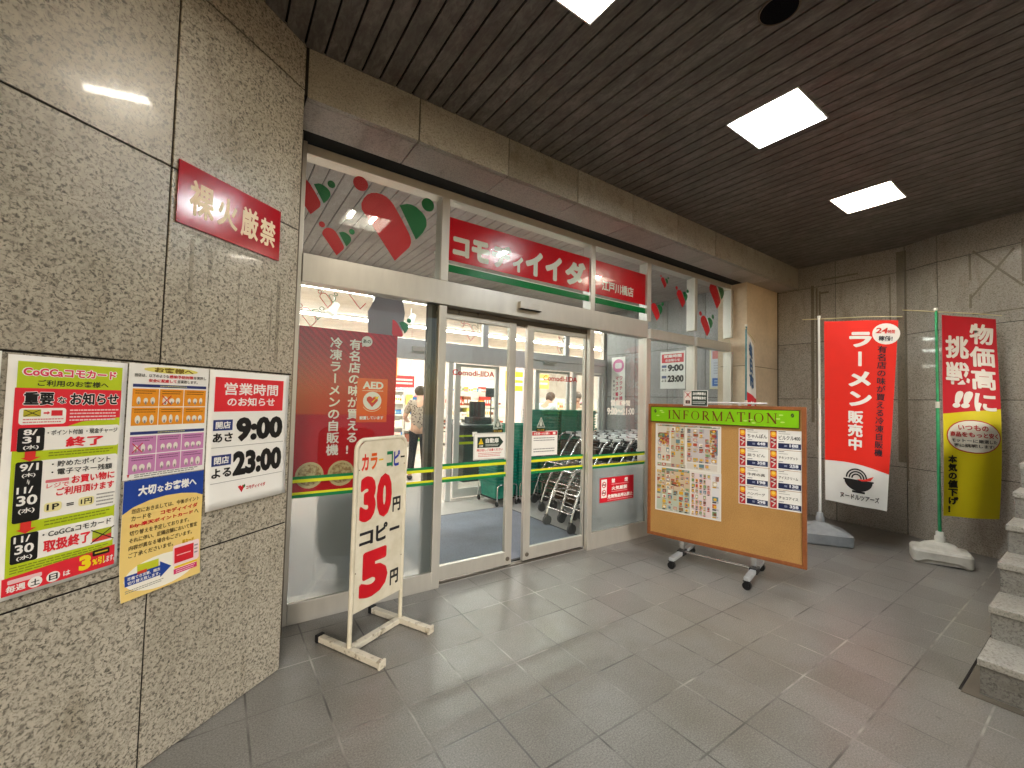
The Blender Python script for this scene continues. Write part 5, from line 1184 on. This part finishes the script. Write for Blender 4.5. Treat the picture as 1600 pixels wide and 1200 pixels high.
def person(loc, rz, label, J, shirt_m, trouser_m, hair_m, sleeve=1.0):
    r_ = empty('person', Matrix.Translation((*loc, 0)) @ Matrix.Rotation(rz, 4, 'Z')); tag(r_, label, 'person')
    V = Vector
    n = []; e = []
    def nd(p, r, par=None):
        n.append((tuple(p), r))
        if par is not None: e.append((par, len(n)-1))
        return len(n)-1
    pel = nd(J['pelvis'], (.13, .10)); ch = nd(J['chest'], (.15, .10), nd((V(J['pelvis'])+V(J['chest']))/2, (.125, .095), pel))
    nk = nd(J['neck'], (.05, .052), ch); h1 = nd(J['head'], (.068, .078), nk); h2 = nd(V(J['head'])+V(J['headup'])*.10, (.062, .072), h1)
    nd(V(J['head'])+V(J['face'])*.095-V(J['headup'])*.005, .014, h1)
    for sd in ('L', 'R'):
        sh, el, wr = J['sh'+sd], J['el'+sd], J['wr'+sd]
        a = nd(sh, .055, ch); b_ = nd(el, .042, a); c = nd(wr, .028, b_)
        d = (V(wr)-V(el)).normalized(); hnd = nd(V(wr)+d*.07, (.036, .018), c)
        sx = d.cross(V((0, 0, 1))); sx = sx.normalized() if sx.length > .1 else V((1, 0, 0))
        for i, L in enumerate((.055, .065, .062, .048)):
            f0 = nd(V(wr)+d*.10+sx*(-.028+.019*i), .009, hnd); nd(V(wr)+d*(.10+L)+sx*(-.03+.020*i)+V(J['face'])*.02, .007, f0)
        t0 = nd(V(wr)+d*.04-sx*.04, .011, c); nd(V(wr)+d*.08-sx*.055+V(J['face'])*.015, .008, t0)
        hp, kn, an = J['hp'+sd], J['kn'+sd], J['an'+sd]
        a = nd(hp, .085, pel); b_ = nd(kn, .055, a); c = nd(an, .036, b_); nd(V(an)+V((0, .13, -.045)), (.035, .025), c)
    skinned('body', n, e, m_skin, r_, 0, 1)
    n, e = [], []
    pl2 = nd(V(J['pelvis'])-V((0, 0, .08)), (.165, .125)); mid = nd((V(J['pelvis'])+V(J['chest']))/2, (.155, .12), pl2); ch = nd(J['chest'], (.175, .12), mid); nd(V(J['chest'])+(V(J['neck'])-V(J['chest']))*.6, (.085, .075), ch)
    for sd in ('L', 'R'):
        sh, el, wr = V(J['sh'+sd]), V(J['el'+sd]), V(J['wr'+sd]); a = nd(sh, .072, ch); b_ = nd(sh+(el-sh)*.8, .062, a)
        if sleeve > 1: nd(wr+(el-wr)*.15, .045, nd(el, .055, b_))
    skinned('shirt', n, e, shirt_m, r_, 0, 1)
    n, e = [], []
    pl2 = nd(J['pelvis'], (.15, .115))
    for sd in ('L', 'R'):
        a = nd(V(J['hp'+sd])+V((0, 0, -.03)), .098, pl2); b_ = nd(J['kn'+sd], .07, a); nd(V(J['an'+sd])+V((0, 0, .02)), .058, b_)
    skinned('trousers', n, e, trouser_m, r_, 0, 1)
    for sd in ('L', 'R'):
        b = MB(); an = V(J['an'+sd]); b.ball(an+V((0, .055, -.045)), .05, 0, (1, 2.4, .85)); b.build('shoe', m_black_p, r_)
    b = MB(); hd, upv, fc = V(J['head']), V(J['headup']), V(J['face'])
    b.ball(hd+upv*.065-fc*.016, .098, 0, (1, 1.05, 1), 16)
    if J.get('bun'): b.ball(hd+upv*.10-fc*.10, .045)
    else: b.ball(hd-fc*.05-upv*.0, .08, 0, (1, .8, 1.1), 14)
    b.build('hair', hair_m, r_)
    sdv = fc.cross(upv).normalized()
    b = MB()
    for s in (-1, 1): b.ball(hd+fc*.076+sdv*.03*s+upv*.03, .009)
    b.build('eyes', m_black, r_)
    b = MB(); b.ball(hd+fc*.074-upv*.045, .012, 0, (1.8, 1, .6)); b.build('mouth', pc('#a5564c'), r_)
    b = MB()
    for s in (-1, 1): b.ball(hd+sdv*.074*s+upv*.015, .02, 0, (.5, 1, 1.4))
    b.build('ears', m_skin, r_)
    return r_
m_pattern = NT('leaf_print'); v = m_pattern.coord(); vo = m_pattern.n('ShaderNodeTexVoronoi'); m_pattern.l(v, vo.inputs['Vector']); vo.inputs['Scale'].default_value = 30
m_pattern = m_pattern.bsdf(m_pattern.mix(m_pattern.ramp(vo.outputs[0], [(.3, (0, 0, 0)), (.42, (1, 1, 1))]), (.06, .042, .032, 1), (.34, .29, .235, 1)), .8)
st = dict(pelvis=(0, 0, .88), chest=(0, .02, 1.22), neck=(0, .03, 1.37), head=(0, .06, 1.46), headup=(0, .1, .99), face=(0, .99, -.1), bun=1,
    shL=(-.16, .02, 1.31), elL=(-.25, .04, 1.06), wrL=(-.2, .25, 1.0), shR=(.16, .02, 1.31), elR=(.25, .05, 1.06), wrR=(.18, .27, 1.02),
    hpL=(-.085, 0, .82), knL=(-.10, .04, .47), anL=(-.14, -.10, .09), hpR=(.085, 0, .82), knR=(.10, .08, .47), anR=(.12, .10, .09))
person((2.92, 7.0), R(-18), 'woman seen from behind in a patterned beige shirt and black trousers', st, m_pattern, pc('#141414', .8), m_hair)
bn = dict(pelvis=(0, -.1, .9), chest=(0, .1, 1.24), neck=(0, .2, 1.37), head=(0, .28, 1.44), headup=(0, .55, .83), face=(0, .83, -.55),
    shL=(-.17, .1, 1.30), elL=(-.23, .22, 1.05), wrL=(-.15, .45, 1.02), shR=(.17, .1, 1.30), elR=(.23, .22, 1.05), wrR=(.15, .45, 1.02),
    hpL=(-.09, -.08, .84), knL=(-.1, -.02, .47), anL=(-.1, -.06, .09), hpR=(.09, -.08, .84), knR=(.1, -.02, .47), anR=(.1, -.06, .09))
o = person((5.5, 6.75), R(-65), 'shop worker in a pale shirt leaning forward beyond the basket stacks', bn, speck('pale_shirt', (.55, .62, .66), (.62, .68, .72), 12, .8), pc('#2a2a30', .8), speck('brown_hair', (.09, .05, .035), (.12, .07, .05), 60, .5), 2.0)
b = MB(); b.box((-.09, .23, 1.0), (.09, .26, 1.2)); b.build('apron_bib', pc('#d9df3a'), o, bevel=.006)
st2 = dict(st); st2['bun'] = 0
person((6.25, 6.6), R(150), 'person in a pale cream top half hidden behind the right door post', st2, pc('#e6dccb', .8), pc('#4a4038', .8), speck('grey_hair', (.10, .08, .07), (.14, .11, .10), 60, .5))
